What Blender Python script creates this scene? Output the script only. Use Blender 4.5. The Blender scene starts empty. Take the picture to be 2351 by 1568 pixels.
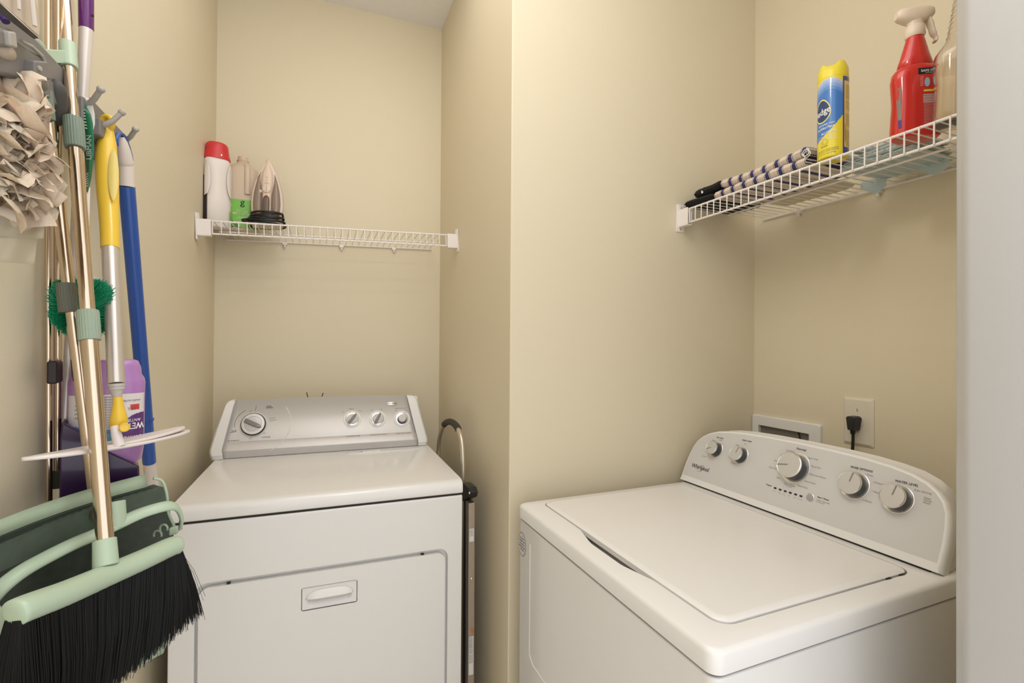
import bpy, bmesh, math, random
import numpy as np
from mathutils import Vector, Matrix, Euler, noise
random.seed(7)
PI = math.pi
SC = bpy.context.scene
COL = SC.collection
# ------------------------------------------------------------------ camera
FPX, PIT, ROL, YAW, EYE = 1111.0, 0.0065, 0.0068, 0.375, 1.32
CX, CY = 1175.5, 784.0

def ray(px, py):
    u = (px-CX)/FPX; v = (py-CY)/FPX
    c, s = math.cos(ROL), math.sin(ROL)
    u, v = c*u+s*v, -s*u+c*v
    c, s = math.cos(PIT), math.sin(PIT)
    y = c+v*s; z = s-v*c
    c, s = math.cos(YAW), math.sin(YAW)
    return Vector((u*c+y*s, -u*s+y*c, z))

def at(px, py, d=None, X=None, Y=None, Z=None):
    """a measured direction of the photograph met with a known plane or distance -> a point of the room"""
    r = ray(px, py)
    if X is not None: d = X/r.x
    elif Y is not None: d = Y/r.y
    elif Z is not None: d = (Z-EYE)/r.z
    return Vector((0, 0, EYE)) + r*d

cam_d = bpy.data.cameras.new('camera')
cam = bpy.data.objects.new('camera', cam_d)
COL.objects.link(cam); SC.camera = cam
_f = ray(CX, CY); _r = ray(CX+FPX, CY)-_f; _u = ray(CX, CY-FPX)-_f
_m = Matrix((_r.normalized(), _u.normalized(), (-_f).normalized())).transposed()
cam.matrix_world = Matrix.Translation((0, 0, EYE)) @ _m.to_4x4()
cam_d.sensor_width = 36; cam_d.lens = 36*FPX/2351
cam_d.clip_start = 0.02
# ------------------------------------------------------------------ light and exposure
vs = SC.view_settings
vs.view_transform = 'Standard'; vs.look = 'None'; vs.gamma = 1; vs.use_curve_mapping = False
vs.exposure = 0.08
w = bpy.data.worlds.new('world'); SC.world = w; w.use_nodes = True
w.node_tree.nodes['Background'].inputs[0].default_value = (.97, .98, 1, 1)
w.node_tree.nodes['Background'].inputs[1].default_value = 1.55

def lamp(name, kind, loc, power, color, **k):
    l = bpy.data.lights.new(name, kind); l.energy = power; l.color = color
    for a, b in k.items(): setattr(l, a, b)
    o = bpy.data.objects.new(name, l); o.location = loc; COL.objects.link(o)
    return o
WARM = (1.0, .975, .94)
lamp('ceiling_bulb', 'POINT', (.11, .47, 2.42), 3.7, WARM, shadow_soft_size=.045)
lamp('ceiling_bulb', 'POINT', (.25, .47, 2.42), 3.7, WARM, shadow_soft_size=.045)
rear_fill = lamp('rear_fill_light', 'AREA', (.1, -1.3, 2.2), .5, (.93, .96, 1), shape='RECTANGLE', size=1.2, size_y=1.0)  # added weak fill from behind the camera, not a known lamp
rear_fill.rotation_euler = (math.radians(62), 0, 0)

lamp('added_ceiling_fill', 'AREA', (.20, .98, 2.755), 7, (1, .97, .93), shape='RECTANGLE', size=.8, size_y=1.3)  # added soft panel under the ceiling, brightens the left wall and niche

# ------------------------------------------------------------------ materials
MATS = {}
def mat(name, rgb, rough=.5, metal=0, var=.03, vscale=30, bump=0, bscale=200, coat=0, trans=0, ior=1.45, alpha=1, sss=0, aniso=0, spec=.5):
    if name in MATS: return MATS[name]
    m = bpy.data.materials.new(name); m.use_nodes = True
    nt = m.node_tree; n = nt.nodes; L = nt.links
    b = n['Principled BSDF']
    b.inputs['Roughness'].default_value = rough; b.inputs['Metallic'].default_value = metal
    b.inputs['Coat Weight'].default_value = coat; b.inputs['Coat Roughness'].default_value = .08
    b.inputs['Transmission Weight'].default_value = trans; b.inputs['IOR'].default_value = ior
    b.inputs['Alpha'].default_value = alpha
    b.inputs['Specular IOR Level'].default_value = spec
    if sss: b.inputs['Subsurface Weight'].default_value = sss; b.inputs['Subsurface Scale'].default_value = .01
    tc = n.new('ShaderNodeTexCoord')
    nz = n.new('ShaderNodeTexNoise'); nz.inputs['Scale'].default_value = vscale; nz.inputs['Detail'].default_value = 4
    L.new(tc.outputs['Object'], nz.inputs['Vector'])
    mx = n.new('ShaderNodeMix'); mx.data_type = 'RGBA'
    mx.inputs['A'].default_value = tuple(c*(1-var) for c in rgb)+(1,)
    mx.inputs['B'].default_value = tuple(min(1, c*(1+var)) for c in rgb)+(1,)
    L.new(nz.outputs['Fac'], mx.inputs['Factor']); L.new(mx.outputs['Result'], b.inputs['Base Color'])
    if bump:
        n2 = n.new('ShaderNodeTexNoise'); n2.inputs['Scale'].default_value = bscale; n2.inputs['Detail'].default_value = 3
        L.new(tc.outputs['Object'], n2.inputs['Vector'])
        bp = n.new('ShaderNodeBump'); bp.inputs['Strength'].default_value = bump; bp.inputs['Distance'].default_value = .002
        L.new(n2.outputs['Fac'], bp.inputs['Height']); L.new(bp.outputs['Normal'], b.inputs['Normal'])
    MATS[name] = m
    return m

def paint_mat(name, rough=.3, coat=.2):
    """colour comes from the printed artwork stored on the mesh"""
    m = bpy.data.materials.new(name); m.use_nodes = True
    n = m.node_tree.nodes; b = n['Principled BSDF']
    b.inputs['Roughness'].default_value = rough; b.inputs['Coat Weight'].default_value = coat
    a = n.new('ShaderNodeAttribute'); a.attribute_name = 'print'
    m.node_tree.links.new(a.outputs['Color'], b.inputs['Base Color'])
    return m

wallm = mat('beige_wall_paint', (.735, .655, .49), .55, var=.012, vscale=3, bump=.12, bscale=260)
ceilm = mat('white_ceiling_paint', (.86, .85, .85), .8, var=.02, bump=.3, bscale=160)
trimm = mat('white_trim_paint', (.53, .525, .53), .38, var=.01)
floorm = mat('light_vinyl_floor', (.60, .55, .48), .45, var=.12, vscale=6)
enamel = mat('white_enamel', (.80, .785, .765), .22, var=.01, coat=.35, bump=.04, bscale=120)
enamel2 = mat('white_lid_enamel', (.82, .80, .775), .30, var=.01, coat=.2, bump=.03, bscale=160)
plastic = mat('white_plastic', (.80, .785, .765), .30, var=.01, coat=.15)
gap = mat('dark_gap', (.03, .027, .025), .8)
silver = mat('silver_panel', (.60, .58, .565), .36, metal=.25, var=.02, vscale=60)
silverw = mat('pale_grey_panel', (.62, .605, .59), .42, var=.01)
chrome = mat('chrome', (.78, .72, .66), .12, metal=1, var=.02)
steelk = mat('brushed_knob_face', (.62, .61, .60), .32, metal=.4, var=.02, vscale=200)
blackp = mat('black_plastic', (.018, .018, .02), .35, var=.1)
darkk = mat('dark_grey_knob_side', (.05, .055, .06), .3)
greyk = mat('grey_grip', (.22, .21, .20), .35)
ink = mat('grey_print', (.13, .125, .12), .6)
inkl = mat('light_grey_print', (.30, .29, .28), .6)
redink = mat('red_print', (.45, .08, .07), .6)
whiteink = mat('white_print', (.85, .84, .82), .5)
wirem = mat('white_vinyl_wire', (.84, .79, .76), .35, var=.01, coat=.2)

# ------------------------------------------------------------------ mesh helpers
class MB:
    def __init__(s): s.v = []; s.f = []; s.mi = []; s.cur = 0
    def add(s, vs, fs, mi=None):
        o = len(s.v); s.v.extend([tuple(x) for x in vs])
        s.f.extend([tuple(i+o for i in f) for f in fs]); s.mi.extend([s.cur if mi is None else mi]*len(fs))
        return s
    def box(s, x0, x1, y0, y1, z0, z1, mi=None):
        v = [(x, y, z) for z in (z0, z1) for y in (y0, y1) for x in (x0, x1)]
        return s.add(v, [(0,2,3,1),(4,5,7,6),(0,1,5,4),(2,6,7,3),(0,4,6,2),(1,3,7,5)], mi)
    def obox(s, c, ax, ay, az, sx, sy, sz, mi=None):
        c = Vector(c); ax, ay, az = [Vector(a).normalized() for a in (ax, ay, az)]
        v = [c+ax*(i*sx/2)+ay*(j*sy/2)+az*(k*sz/2) for k in (-1, 1) for j in (-1, 1) for i in (-1, 1)]
        return s.add(v, [(0,2,3,1),(4,5,7,6),(0,1,5,4),(2,6,7,3),(0,4,6,2),(1,3,7,5)], mi)
    def tube(s, pts, r, n=10, cap=True, mi=None, closed=False, ell=None):
        pts = [Vector(p) for p in pts]; m = len(pts)
        rs = r if isinstance(r, (list, tuple)) else [r]*m
        vs = []; prev = None
        for i, p in enumerate(pts):
            if closed: t = pts[(i+1) % m]-pts[i-1]
            else: t = (pts[min(i+1, m-1)]-pts[max(i-1, 0)])
            t.normalize()
            if prev is None:
                a = Vector((0, 0, 1)) if abs(t.z) < .9 else Vector((1, 0, 0))
                if ell: a = Vector(ell[0])
                nrm = (a-t*a.dot(t)).normalized()
            else: nrm = (prev-t*prev.dot(t)).normalized()
            prev = nrm; b = t.cross(nrm)
            ea, eb = (1, 1) if not ell else (ell[1], ell[2])
            for k in range(n):
                a = 2*PI*k/n
                vs.append(p+nrm*(math.cos(a)*rs[i]*ea)+b*(math.sin(a)*rs[i]*eb))
        fs = []
        for i in range(m if closed else m-1):
            for k in range(n):
                a = i*n+k; b2 = i*n+(k+1) % n; j = (i+1) % m
                fs.append((a, b2, j*n+(k+1) % n, j*n+k))
        if cap and not closed:
            fs.append(tuple(range(n))[::-1]); fs.append(tuple((m-1)*n+k for k in range(n)))
        return s.add(vs, fs, mi)
    def lathe(s, prof, c=(0,0,0), axis=(0,0,1), up=None, n=32, mi=None, sx=1, sy=1, cap=True):
        """prof = [(r, h), ...] along axis"""
        c = Vector(c); a = Vector(axis).normalized()
        q = Vector(up) if up else (Vector((1,0,0)) if abs(a.x) < .9 else Vector((0,1,0)))
        q = (q-a*q.dot(a)).normalized(); b = a.cross(q)
        vs = []; fs = []
        for r, h in prof:
            for k in range(n):
                t = 2*PI*k/n
                vs.append(c+a*h+q*(math.cos(t)*r*sx)+b*(math.sin(t)*r*sy))
        m = len(prof)
        for i in range(m-1):
            for k in range(n):
                fs.append((i*n+k, i*n+(k+1) % n, (i+1)*n+(k+1) % n, (i+1)*n+k))
        if cap:
            fs.append(tuple(range(n))[::-1]); fs.append(tuple((m-1)*n+k for k in range(n)))
        return s.add(vs, fs, mi)
    def prism(s, poly, fa, fb, mi=None):
        """poly 2D; fa, fb map a 2D point to the two end faces"""
        n = len(poly)
        vs = [fa(*p) for p in poly]+[fb(*p) for p in poly]
        fs = [tuple(range(n))[::-1], tuple(range(n, 2*n))]+[(i, (i+1) % n, n+(i+1) % n, n+i) for i in range(n)]
        return s.add(vs, fs, mi)
    def ring(s, polyo, polyi, f, mi=None):
        n = len(polyo)
        return s.add([f(*p) for p in polyo]+[f(*p) for p in polyi], [(i, (i+1) % n, n+(i+1) % n, n+i) for i in range(n)], mi)
    def strip(s, rows, closed=False, mi=None):
        """rows: list of equally long point rows"""
        m = len(rows); n = len(rows[0]); vs = [p for r in rows for p in r]; fs = []
        for i in range(m-1):
            for k in range(n if closed else n-1):
                fs.append((i*n+k, i*n+(k+1) % n, (i+1)*n+(k+1) % n, (i+1)*n+k))
        return s.add(vs, fs, mi)
    def grid(s, nu, nv, f, mi=None, wrap=False):
        return s.strip([[f(i/(nu-1), j/(nv if wrap else nv-1)) for j in range(nv)] for i in range(nu)], wrap, mi)
    def build(s, name, mats, parent=None, smooth=35, bevel=0, seg=3, solid=0, sub=0, colors=None, offset=-1, recalc=False):
        me = bpy.data.meshes.new(name)
        me.from_pydata([tuple(v) for v in s.v], [], s.f)
        if not isinstance(mats, (list, tuple)): mats = [mats]
        for m in mats: me.materials.append(m)
        me.polygons.foreach_set('material_index', s.mi)
        bm = bmesh.new(); bm.from_mesh(me)
        if colors is None and (not solid or recalc): bmesh.ops.recalc_face_normals(bm, faces=bm.faces)
        bm.to_mesh(me); bm.free()
        if colors is not None:
            at_ = me.color_attributes.new('print', 'FLOAT_COLOR', 'POINT')
            at_.data.foreach_set('color', np.array(colors, dtype=np.float32).ravel())
        if smooth:
            me.shade_smooth(); me.set_sharp_from_angle(angle=math.radians(smooth))
        o = bpy.data.objects.new(name, me); COL.objects.link(o)
        if parent: o.parent = parent
        if solid:
            md = o.modifiers.new('solid', 'SOLIDIFY'); md.thickness = solid; md.offset = offset
        if bevel:
            md = o.modifiers.new('bevel', 'BEVEL'); md.width = bevel; md.segments = seg; md.limit_method = 'ANGLE'
            md.angle_limit = math.radians(32); md.harden_normals = True
        if sub:
            md = o.modifiers.new('sub', 'SUBSURF'); md.levels = sub; md.render_levels = sub
        return o

def tag(o, label, cat, group=None, kind=None):
    o['label'] = label; o['category'] = cat
    if group: o['group'] = group
    if kind: o['kind'] = kind
    return o
def thing(name, loc=(0,0,0), rz=0):
    o = bpy.data.objects.new(name, None); COL.objects.link(o); o.location = loc; o.rotation_euler = (0, 0, rz)
    o.empty_display_size = .05
    return o
def struct(name, mb, m, **k):
    o = mb.build(name, m, **k); o['kind'] = 'structure'; return o

def rrect(x0, x1, y0, y1, r, n=6):
    p = []
    for cx, cy, a0 in ((x1-r, y1-r, 0), (x0+r, y1-r, 90), (x0+r, y0+r, 180), (x1-r, y0+r, 270)):
        for k in range(n+1):
            a = math.radians(a0+90*k/n); p.append((cx+r*math.cos(a), cy+r*math.sin(a)))
    return p

_tc = {}
def text_geo(s, size, align='LEFT', sx=1, spacing=1):
    k = (s, align, spacing)
    if k not in _tc:
        cu = bpy.data.curves.new('t', 'FONT'); cu.body = s; cu.size = 1; cu.align_x = align; cu.resolution_u = 3
        cu.space_character = spacing; cu.space_line = .85
        o = bpy.data.objects.new('t', cu); COL.objects.link(o)
        dg = bpy.context.evaluated_depsgraph_get(); me = bpy.data.meshes.new_from_object(o.evaluated_get(dg))
        _tc[k] = ([(v.co.x, v.co.y) for v in me.vertices], [tuple(p.vertices) for p in me.polygons])
        bpy.data.objects.remove(o); bpy.data.curves.remove(cu); bpy.data.meshes.remove(me)
    v, f = _tc[k]
    return [(x*size*sx, y*size) for x, y in v], f
def add_text(mb, s, size, place, align='CENTER', sx=1, rot=0, x=0, y=0, mi=None, bold=0, spacing=1):
    v, f = text_geo(s, size, align, sx, spacing)
    c, sn = math.cos(rot), math.sin(rot)
    offs = [(0, 0)] if not bold else [(0, 0), (bold, 0), (0, bold), (bold, bold)]
    for ox, oy in offs:
        mb.add([place(x+(a+ox)*c-(b+oy)*sn, y+(a+ox)*sn+(b+oy)*c) for a, b in v], f, mi)

# ------------------------------------------------------------------ room
WL, WB, NR, WM, WR, CZ = -.394, 2.20, .506, 1.30, 1.448, 2.775   # left, back, niche side, middle, right walls, ceiling
YF = .42                                                        # face of the doorway wall
T = .1
struct('wall_left', MB().box(WL-T, WL, -.10, WB+T, 0, CZ), wallm)
struct('wall_back', MB().box(WL, NR, WB, WB+T, 0, CZ), wallm)
b = MB().box(NR, WR+T, WM, WB+T, 0, CZ)
struct('wall_middle', b, wallm, bevel=.004)
struct('wall_right', MB().box(WR, WR+T, .30, WM, 0, CZ), wallm)
struct('wall_front', MB().box(.885, 2.6, .165, .30, 0, CZ), wallm)
struct('floor', MB().box(-1.8, WR+T, -1.8, WB+T, -.05, 0), floorm)
struct('ceiling', MB().box(-.6, WR+T, -.30, WB+T, CZ, CZ+.05), ceilm)
# painted door casing: moulded edge nearest the washer, then the flat jamb running back towards the camera
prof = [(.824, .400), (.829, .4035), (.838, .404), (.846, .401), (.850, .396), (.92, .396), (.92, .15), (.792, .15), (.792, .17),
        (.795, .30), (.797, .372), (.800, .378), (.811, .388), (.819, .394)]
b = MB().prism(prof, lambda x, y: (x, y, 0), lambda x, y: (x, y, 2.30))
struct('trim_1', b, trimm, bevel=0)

# ------------------------------------------------------------------ wire shelves
def wire_shelf(x0, x1, dep, lip, label, ztilt, root_loc, rz, clips, brackets, pitch=.0262, endpole=True):
    """local x along the wall, y from front (0) to wall (dep), z=0 deck"""
    t = thing('wire_shelf', root_loc, rz)
    t.rotation_euler = (0, ztilt, rz)
    tag(t, label, 'shelf')
    b = MB(); n = int((x1-x0)/pitch)
    for i in range(n+1):
        x = x0+.006+i*(x1-x0-.012)/n
        b.tube([(x, dep-.004, .003), (x, .004, .003), (x, -.001, .0), (x, -.002, -.006), (x, -.002, -lip)], .00165, 6)
    b.build('deck_wires', wirem, t)
    r = MB()
    for y, z, rr in ((0.0025, 0, .0031), (.0025, -lip, .0031), (dep*.5, -.003, .0029), (dep-.006, -.003, .0030)):
        r.tube([(x0-.002, y, z), (x1+.002, y, z)], rr, 10)
    r.build('rails', wirem, t)
    for x in clips:
        c = MB().box(x-.009, x+.009, dep-.014, dep+.002, -.014, -.004)
        c.tube([(x, dep-.009, -.013), (x, dep-.009, -.024)], .0045, 8)
        c.build('wall_clip', wirem, t, bevel=.0015)
    for side, (xw, length) in brackets.items():
        sg = 1 if side == 'l' else -1
        c = MB()
        c.box(min(xw, xw+sg*.0035), max(xw, xw+sg*.0035), -.016, .016, -lip-.024, .022)          # plate on the side wall
        c.box(min(xw, xw+sg*length), max(xw, xw+sg*length), -.008, -.0045, -lip-.006, .004)      # box that swallows the rails
        c.box(min(xw, xw+sg*length), max(xw, xw+sg*length), -.008, .012, -lip-.009, -lip-.006)
        c.box(min(xw, xw+sg*length), max(xw, xw+sg*length), .009, .012, -lip-.006, .004)
        c.prism([(-.016, .022), (-.004, .022), (-.004, .004), (-.008, .004)], lambda y, z: (xw, y, z), lambda y, z: (xw+sg*.011, y, z))
        c.build('end_bracket', wirem, t, bevel=.001)
        for z in (.012, -lip-.015):
            MB().lathe([(.0035, 0), (.0035, .002), (.001, .003)], (xw+sg*.0035, -.001, z), (sg, 0, 0), n=12).build('screw', chrome, t)
    return t
S1Z = 1.729
shelf1 = wire_shelf(.042, .857, .312, .043, 'white wire shelf above the dryer, on the back wall of the niche', -.031,
                    (WL, WB-.312, S1Z), 0, (.25, .47, .69), {'l': (0.001, .043), 'r': (.899, .043)})
S2Z = 1.768
shelf2 = wire_shelf(.043, .86, .336, .044, 'white wire shelf above the washer, holding cloths and cleaning bottles', .010,
                    (WR-.336, WM, S2Z), -PI/2, (.18, .42, .66), {'l': (0.001, .045)})
br = MB()
br.tube([(.80, .010, -.002), (.80, .330, -.30)], .0045, 8)
br.build('support_brace', wirem, shelf2)

# ------------------------------------------------------------------ dryer
def bent_line(p, q, n): return [tuple(p[i]+(q[i]-p[i])*k/n for i in range(len(p))) for k in range(n+1)]
def make_dryer():
    t = thing('dryer', (-.342, 1.402, 0), -.0075)
    tag(t, 'white front-loading clothes dryer with a silver sloping control console, in the wall niche', 'dryer')
    Wd, Dp, ZS, ZT = .737, .665, .875, .917
    # cabinet with a recessed door opening in its front
    b = MB()
    outer = [(0, .02), (Wd, .02), (Wd, ZS-.003), (0, ZS-.003)]
    hole = rrect(.056, .693, .245, .719, .028, 8)
    nh = len(hole)
    vs = [(x, 0, z) for x, z in hole]+[(x, .016, z) for x, z in hole]
    # front sheet: ring between the opening and the outline
    def outp(x, z):
        cx, cz = .3745, .482; dx, dz = x-cx, z-cz
        s = min((Wd-cx)/dx if dx > 0 else (cx/-dx if dx < 0 else 9e9), (ZS-.003-cz)/dz if dz > 0 else ((cz-.02)/-dz if dz < 0 else 9e9))
        return cx+dx*s, cz+dz*s
    op = [outp(x, z) for x, z in hole]
    # snap nearest ring points to true corners
    for c in outer:
        k = min(range(nh), key=lambda i: (op[i][0]-c[0])**2+(op[i][1]-c[1])**2); op[k] = c
    vs += [(x, 0, z) for x, z in op]+[(x, Dp, z) for x, z in op]
    fs = [(i, (i+1) % nh, nh+(i+1) % nh, nh+i) for i in range(nh)]
    fs += [(i, (i+1) % nh, 2*nh+(i+1) % nh, 2*nh+i) for i in range(nh)]
    fs += [(2*nh+i, 2*nh+(i+1) % nh, 3*nh+(i+1) % nh, 3*nh+i) for i in range(nh)]
    fs += [tuple(nh+i for i in range(nh)), tuple(3*nh+i for i in range(nh))]
    b.add(vs, fs)
    b.build('cabinet', enamel, t, bevel=.004)
    g = MB().box(.004, Wd-.004, .003, Dp-.01, ZS-.004, ZS+.003)
    g.build('seam_gasket', gap, t)
    # top panel: rolled front edge
    pr_ = [(-.002, ZS+.003), (-.003, ZS+.012), (-.002, ZS+.026), (.002, ZS+.034), (.010, ZT-.003), (.022, ZT), (Dp, ZT), (Dp, ZS+.003)]
    MB().prism(pr_, lambda y, z: (-.001, y, z), lambda y, z: (Wd+.001, y, z)).build('top_panel', enamel, t, bevel=.0035)
    # embossed ribs at the back of the top
    e = MB()
    e.tube([(.43, .49, ZT+.0005), (.43, .462, ZT+.0005), (.47, .452, ZT+.0005), (.66, .452, ZT+.0005), (.70, .470, ZT+.0005)], .0040, 8)
    e.tube([(.48, .50, ZT+.0005), (.485, .474, ZT+.0005), (.545, .474, ZT+.0005), (.525, .50, ZT+.0005)], .0036, 8)
    e.build('top_embossing', enamel, t)
    # door with its moulded handle
    d = MB(); o = rrect(.0635, .6855, .2525, .7085, .024, 8)
    hx0, hx1, hz0, hz1 = .298, .440, .608, .670
    n = len(o); hh = rrect(hx0, hx1, hz0, hz1, .005, 8)
    d.ring(o, hh, lambda x, z: (x, .0005, z)); d.ring(o, o, lambda x, z: (x, .0005, z))
    d.add([(x, .0005, z) for x, z in o]+[(x, .014, z) for x, z in o], [(i, (i+1) % n, n+(i+1) % n, n+i) for i in range(n)])
    d.add([(x, .0005, z) for x, z in hh]+[(x, .003, z) for x, z in hh], [(i, (i+1) % n, n+(i+1) % n, n+i) for i in range(n)])
    door = d.build('door', enamel, t, bevel=.003, smooth=40)
    h = MB(); hx = (hx0+hx1)/2
    # shallow plate with a scoop below the lip
    def scoop(u, v):
        x = hx0+.002+(hx1-hx0-.004)*u; z = hz0+.002+(hz1-hz0-.004)*v
        a = abs(x-hx)/(.056); r = (z-(hz0+.009))/.030
        dpt = 0
        if a < 1 and 0 < r < 1: dpt = .013*min(1, (1-a)*6)*min(1, r*1.6)
        return (x, .003+dpt, z)
    h.grid(50, 30, scoop)
    handle = h.build('door_handle', enamel, door, smooth=60)
    lp = MB()
    def lip(u, v):
        x = hx+.060*(2*u-1); k = 1-(2*u-1)**4; k = max(k, 0)**.6
        z = .638+v*.021*k-.002*k*(1-v)*0; out = .0095*k*(1-v)**.6
        return (x, .0035-out, z)
    lp.grid(30, 10, lip)
    lp.build('lip', enamel, handle, smooth=60, solid=.0015)
    for x in (.128, .620):
        hb = MB().box(x-.004, x+.004, .004, .012, .7088, .7115); hb.build('hinge_slot', gap, door)
    # console -----------------------------------------------------------
    v0, LN = .5175, math.radians(20); Z0 = ZT+.001
    sL, cL = math.sin(LN), math.cos(LN)
    def F(x, h, out=0): return (x, v0+h*sL-out*cL, Z0+h*cL+out*sL)
    cons = thing_child('console', t)
    # side profile of the front: (h, out)
    pf = [(0, -.006), (.003, .000), (.020, .0115), (.024, .0130), (.030, .0122), (.054, .0040), (.0575, .0008), (.062, 0), (.205, 0)]
    def edge_l(h): return .025-.004*min(h/.035, 1)+(.049-.021)*max(h-.035, 0)/.165
    def edge_r(h): return .695-(.695-.660)*max(h-.02, 0)/.18
    rows = []
    for h, o_ in pf:
        xl, xr = edge_l(h), edge_r(h); rows.append([F(xl+(xr-xl)*k/40, h+(.004*math.sin(PI*k/40) if h > .2 else 0), o_) for k in range(41)])
    p = MB().strip(rows)
    top = rows[-1]
    p.strip([top, [(x, y+.010, z+.0005) for x, y, z in top]])
    face = p.build('control_panel', [silver], t, smooth=25, solid=.002)
    bpy.data.objects.remove(cons)
    # end caps, wider at the foot
    for s in (0, 1):
        c = MB(); hs = [0, .012, .022, .035, .10, .150, .186, .197, .2035]
        eo = [[-.006, -.0105, -.013, -.013, -.000, .0125, .021, .026, .036], [.7310, .7335, .7350, .7325, .7185, .7085, .7015, .696, .684]][s]
        rows = []
        for h, xo in zip(hs, eo):
            xi = edge_l(h)-.0012 if s == 0 else edge_r(h)+.0012
            o1 = .010 if .006 < h < .190 else .004
            if h == 0: o1 = .002
            rows.append([F(xi, h, -.02), F(xi, h, o1), F(xi+(xo-xi)*.85, h, o1), F(xo, h, o1-.006), (xo, v0+.10+h*.12, Z0+h*cL)])
        rows.append([(q[0], q[1]+.03, q[2]) for q in rows[-1]])
        c.strip(rows)
        c.build('end_cap', plastic, t, bevel=.0035, smooth=40, solid=.003)
    # housing behind the panel
    hb = MB(); pr2 = [(v0+.012, Z0), (v0+.012+.19*sL, Z0+.185), (v0+.095, Z0+.190), (v0+.125, Z0+.170), (v0+.135, Z0)]
    hb.prism(pr2, lambda y, z: (.012+.012*(z-Z0)/.18, y, z), lambda y, z: (.722-.014*(z-Z0)/.18, y, z))
    hb.build('console_housing', plastic, t, bevel=.006)
    # arc of the round dial field
    ar = MB(); pts = []
    for k in range(25):
        a = math.radians(-62+94*k/24); r_ = .122
        x = .113+r_*math.cos(a); h = .116+r_*math.sin(a)*.93
        h_ = max(h, .012); o_ = np.interp(h_, [p_[0] for p_ in pf], [p_[1] for p_ in pf])
        pts.append(F(x, h_, o_+.0003))
    ar.tube(pts, .0013, 6)
    ar.build('dial_field_rim', plastic, t)
    # timer knob
    def knob_frame(x, h): return Vector(F(x, h, 0)), Vector((0, -cL, sL))
    def wing(mb, c, nrm, ang, ln, wd, ht, z0):
        ux = Vector((1, 0, 0)); uh = Vector((0, sL, cL))
        d_ = ux*math.cos(ang)+uh*math.sin(ang); q = nrm.cross(d_)
        rows = []
        for k in range(13):
            s_ = -1+2*k/12; hh_ = ht*(1-.35*s_*s_ - (.45*max(s_, 0)**3)); ww = wd*(1-.25*max(s_, 0)**2-.45*max(s_, 0)**6)
            o_ = c+d_*(s_*ln)+nrm*z0
            rows.append([o_-q*ww, o_-q*ww*.75+nrm*hh_, o_+nrm*hh_*1.08, o_+q*ww*.75+nrm*hh_, o_+q*ww])
        mb.strip(rows); mb.add(rows[0], [(0, 1, 2, 3, 4)]); mb.add(rows[-1], [(0, 1, 2, 3, 4)])
        return d_
    c0, nn = knob_frame(.113, .116)
    k0 = MB(); k0.lathe([(.0455, 0), (.0455, .0012), (.044, .0016)], c0, nn, n=48); k0.build('dial_plate', silverw, t)
    kn = MB(); kn.lathe([(.0405, .001), (.0405, .006), (.0385, .008)], c0, nn, n=48, mi=1)
    kn.lathe([(.0375, .006), (.0375, .012), (.0365, .0135), (.0275, .0135), (.0265, .010)], c0, nn, n=48, mi=2)
    kn.lathe([(.0268, .009), (.0268, .0125), (.02, .0135)], c0, nn, n=40, mi=0)
    kb = kn.build('timer_knob', [silver, blackp, chromew], t)
    wg = MB(); d_ = wing(wg, c0, nn, math.radians(-28), .030, .0085, .010, .012)
    wo = wg.build('grip_wing', greyk, kb, smooth=60)
    ti = MB(); ti.obox(c0+d_*.022+nn*.0225, d_, nn.cross(d_), nn, .011, .0016, .001); ti.build('pointer_mark', whiteink, kb)
    for x, h, ang, kind in ((.4505, .119, 52, 'w'), (.5445, .1155, 62, 'w'), (.638, .111, 60, 'p')):
        c0, nn = knob_frame(x, h)
        pl = MB(); pl.lathe([(.0325, 0), (.0325, .001), (.031, .0022), (.0255, .0022), (.0245, .0005)], c0, nn, n=48)
        plo = pl.build('knob_ring', plastic, t)
        kk = MB(); kk.lathe([(.0245, .0), (.0245, .002), (.016, .004)], c0, nn, n=40, mi=1)
        if kind == 'w':
            kk.lathe([(.0195, .003), (.0185, .010), (.0175, .011), (.001, .0112)], c0, nn, n=36, mi=0)
            ko = kk.build('selector_knob', [silverw, chromew], t)
            wg = MB(); d_ = wing(wg, c0, nn, math.radians(ang), .0235, .0055, .009, .009)
            wg.build('grip_wing', greyk, ko, smooth=60)
        else:
            kk.lathe([(.0155, .003), (.0150, .016), (.0135, .0175), (.001, .0178)], c0, nn, n=36, mi=0)
            ko = kk.build('start_knob', [silverw, chromew, blackp], t)
            bs = MB(); bs.lathe([(.019, .0005), (.018, .006)], c0-Vector(F(0, .003, 0))+Vector(F(0, 0, 0)), nn, n=36); bs.build('knob_collar', darkk, ko)
            d_ = Vector((1, 0, 0))*math.cos(math.radians(ang))+Vector((0, sL, cL))*math.sin(math.radians(ang))
            ti = MB(); ti.obox(c0+d_*.010+nn*.018, d_, nn.cross(d_), nn, .008, .0013, .0008); ti.build('pointer_mark', whiteink, ko)
    # badge
    c0, nn = knob_frame(.600, .174)
    bd = MB(); bd.lathe([(.0225, 0), (.0225, .0015), (.020, .0032), (.001, .0036)], c0, nn, up=(1, 0, 0), n=48, sx=1, sy=.36)
    bdo = bd.build('badge', chromew, t, smooth=60)
    tx = MB(); add_text(tx, 'Whirlpool', .0085, lambda a, b_: F(.600+a, .1715+b_, .0040), bold=.0002)
    tx.build('badge_lettering', ink, bdo)
    # printed words and ticks
    P = lambda a, b_: F(a, b_, .0004)
    tk = MB()
    add_text(tk, 'TIMED\nDRYING', .0062, P, 'LEFT', x=.151, y=.178, bold=.0002)
    add_text(tk, 'AUTOMATIC\nDRY', .0062, P, 'LEFT', x=.036, y=.059, bold=.0002)
    add_text(tk, 'FLUFF AIR', .0062, P, 'LEFT', x=.142, y=.066, bold=.0001)
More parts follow.
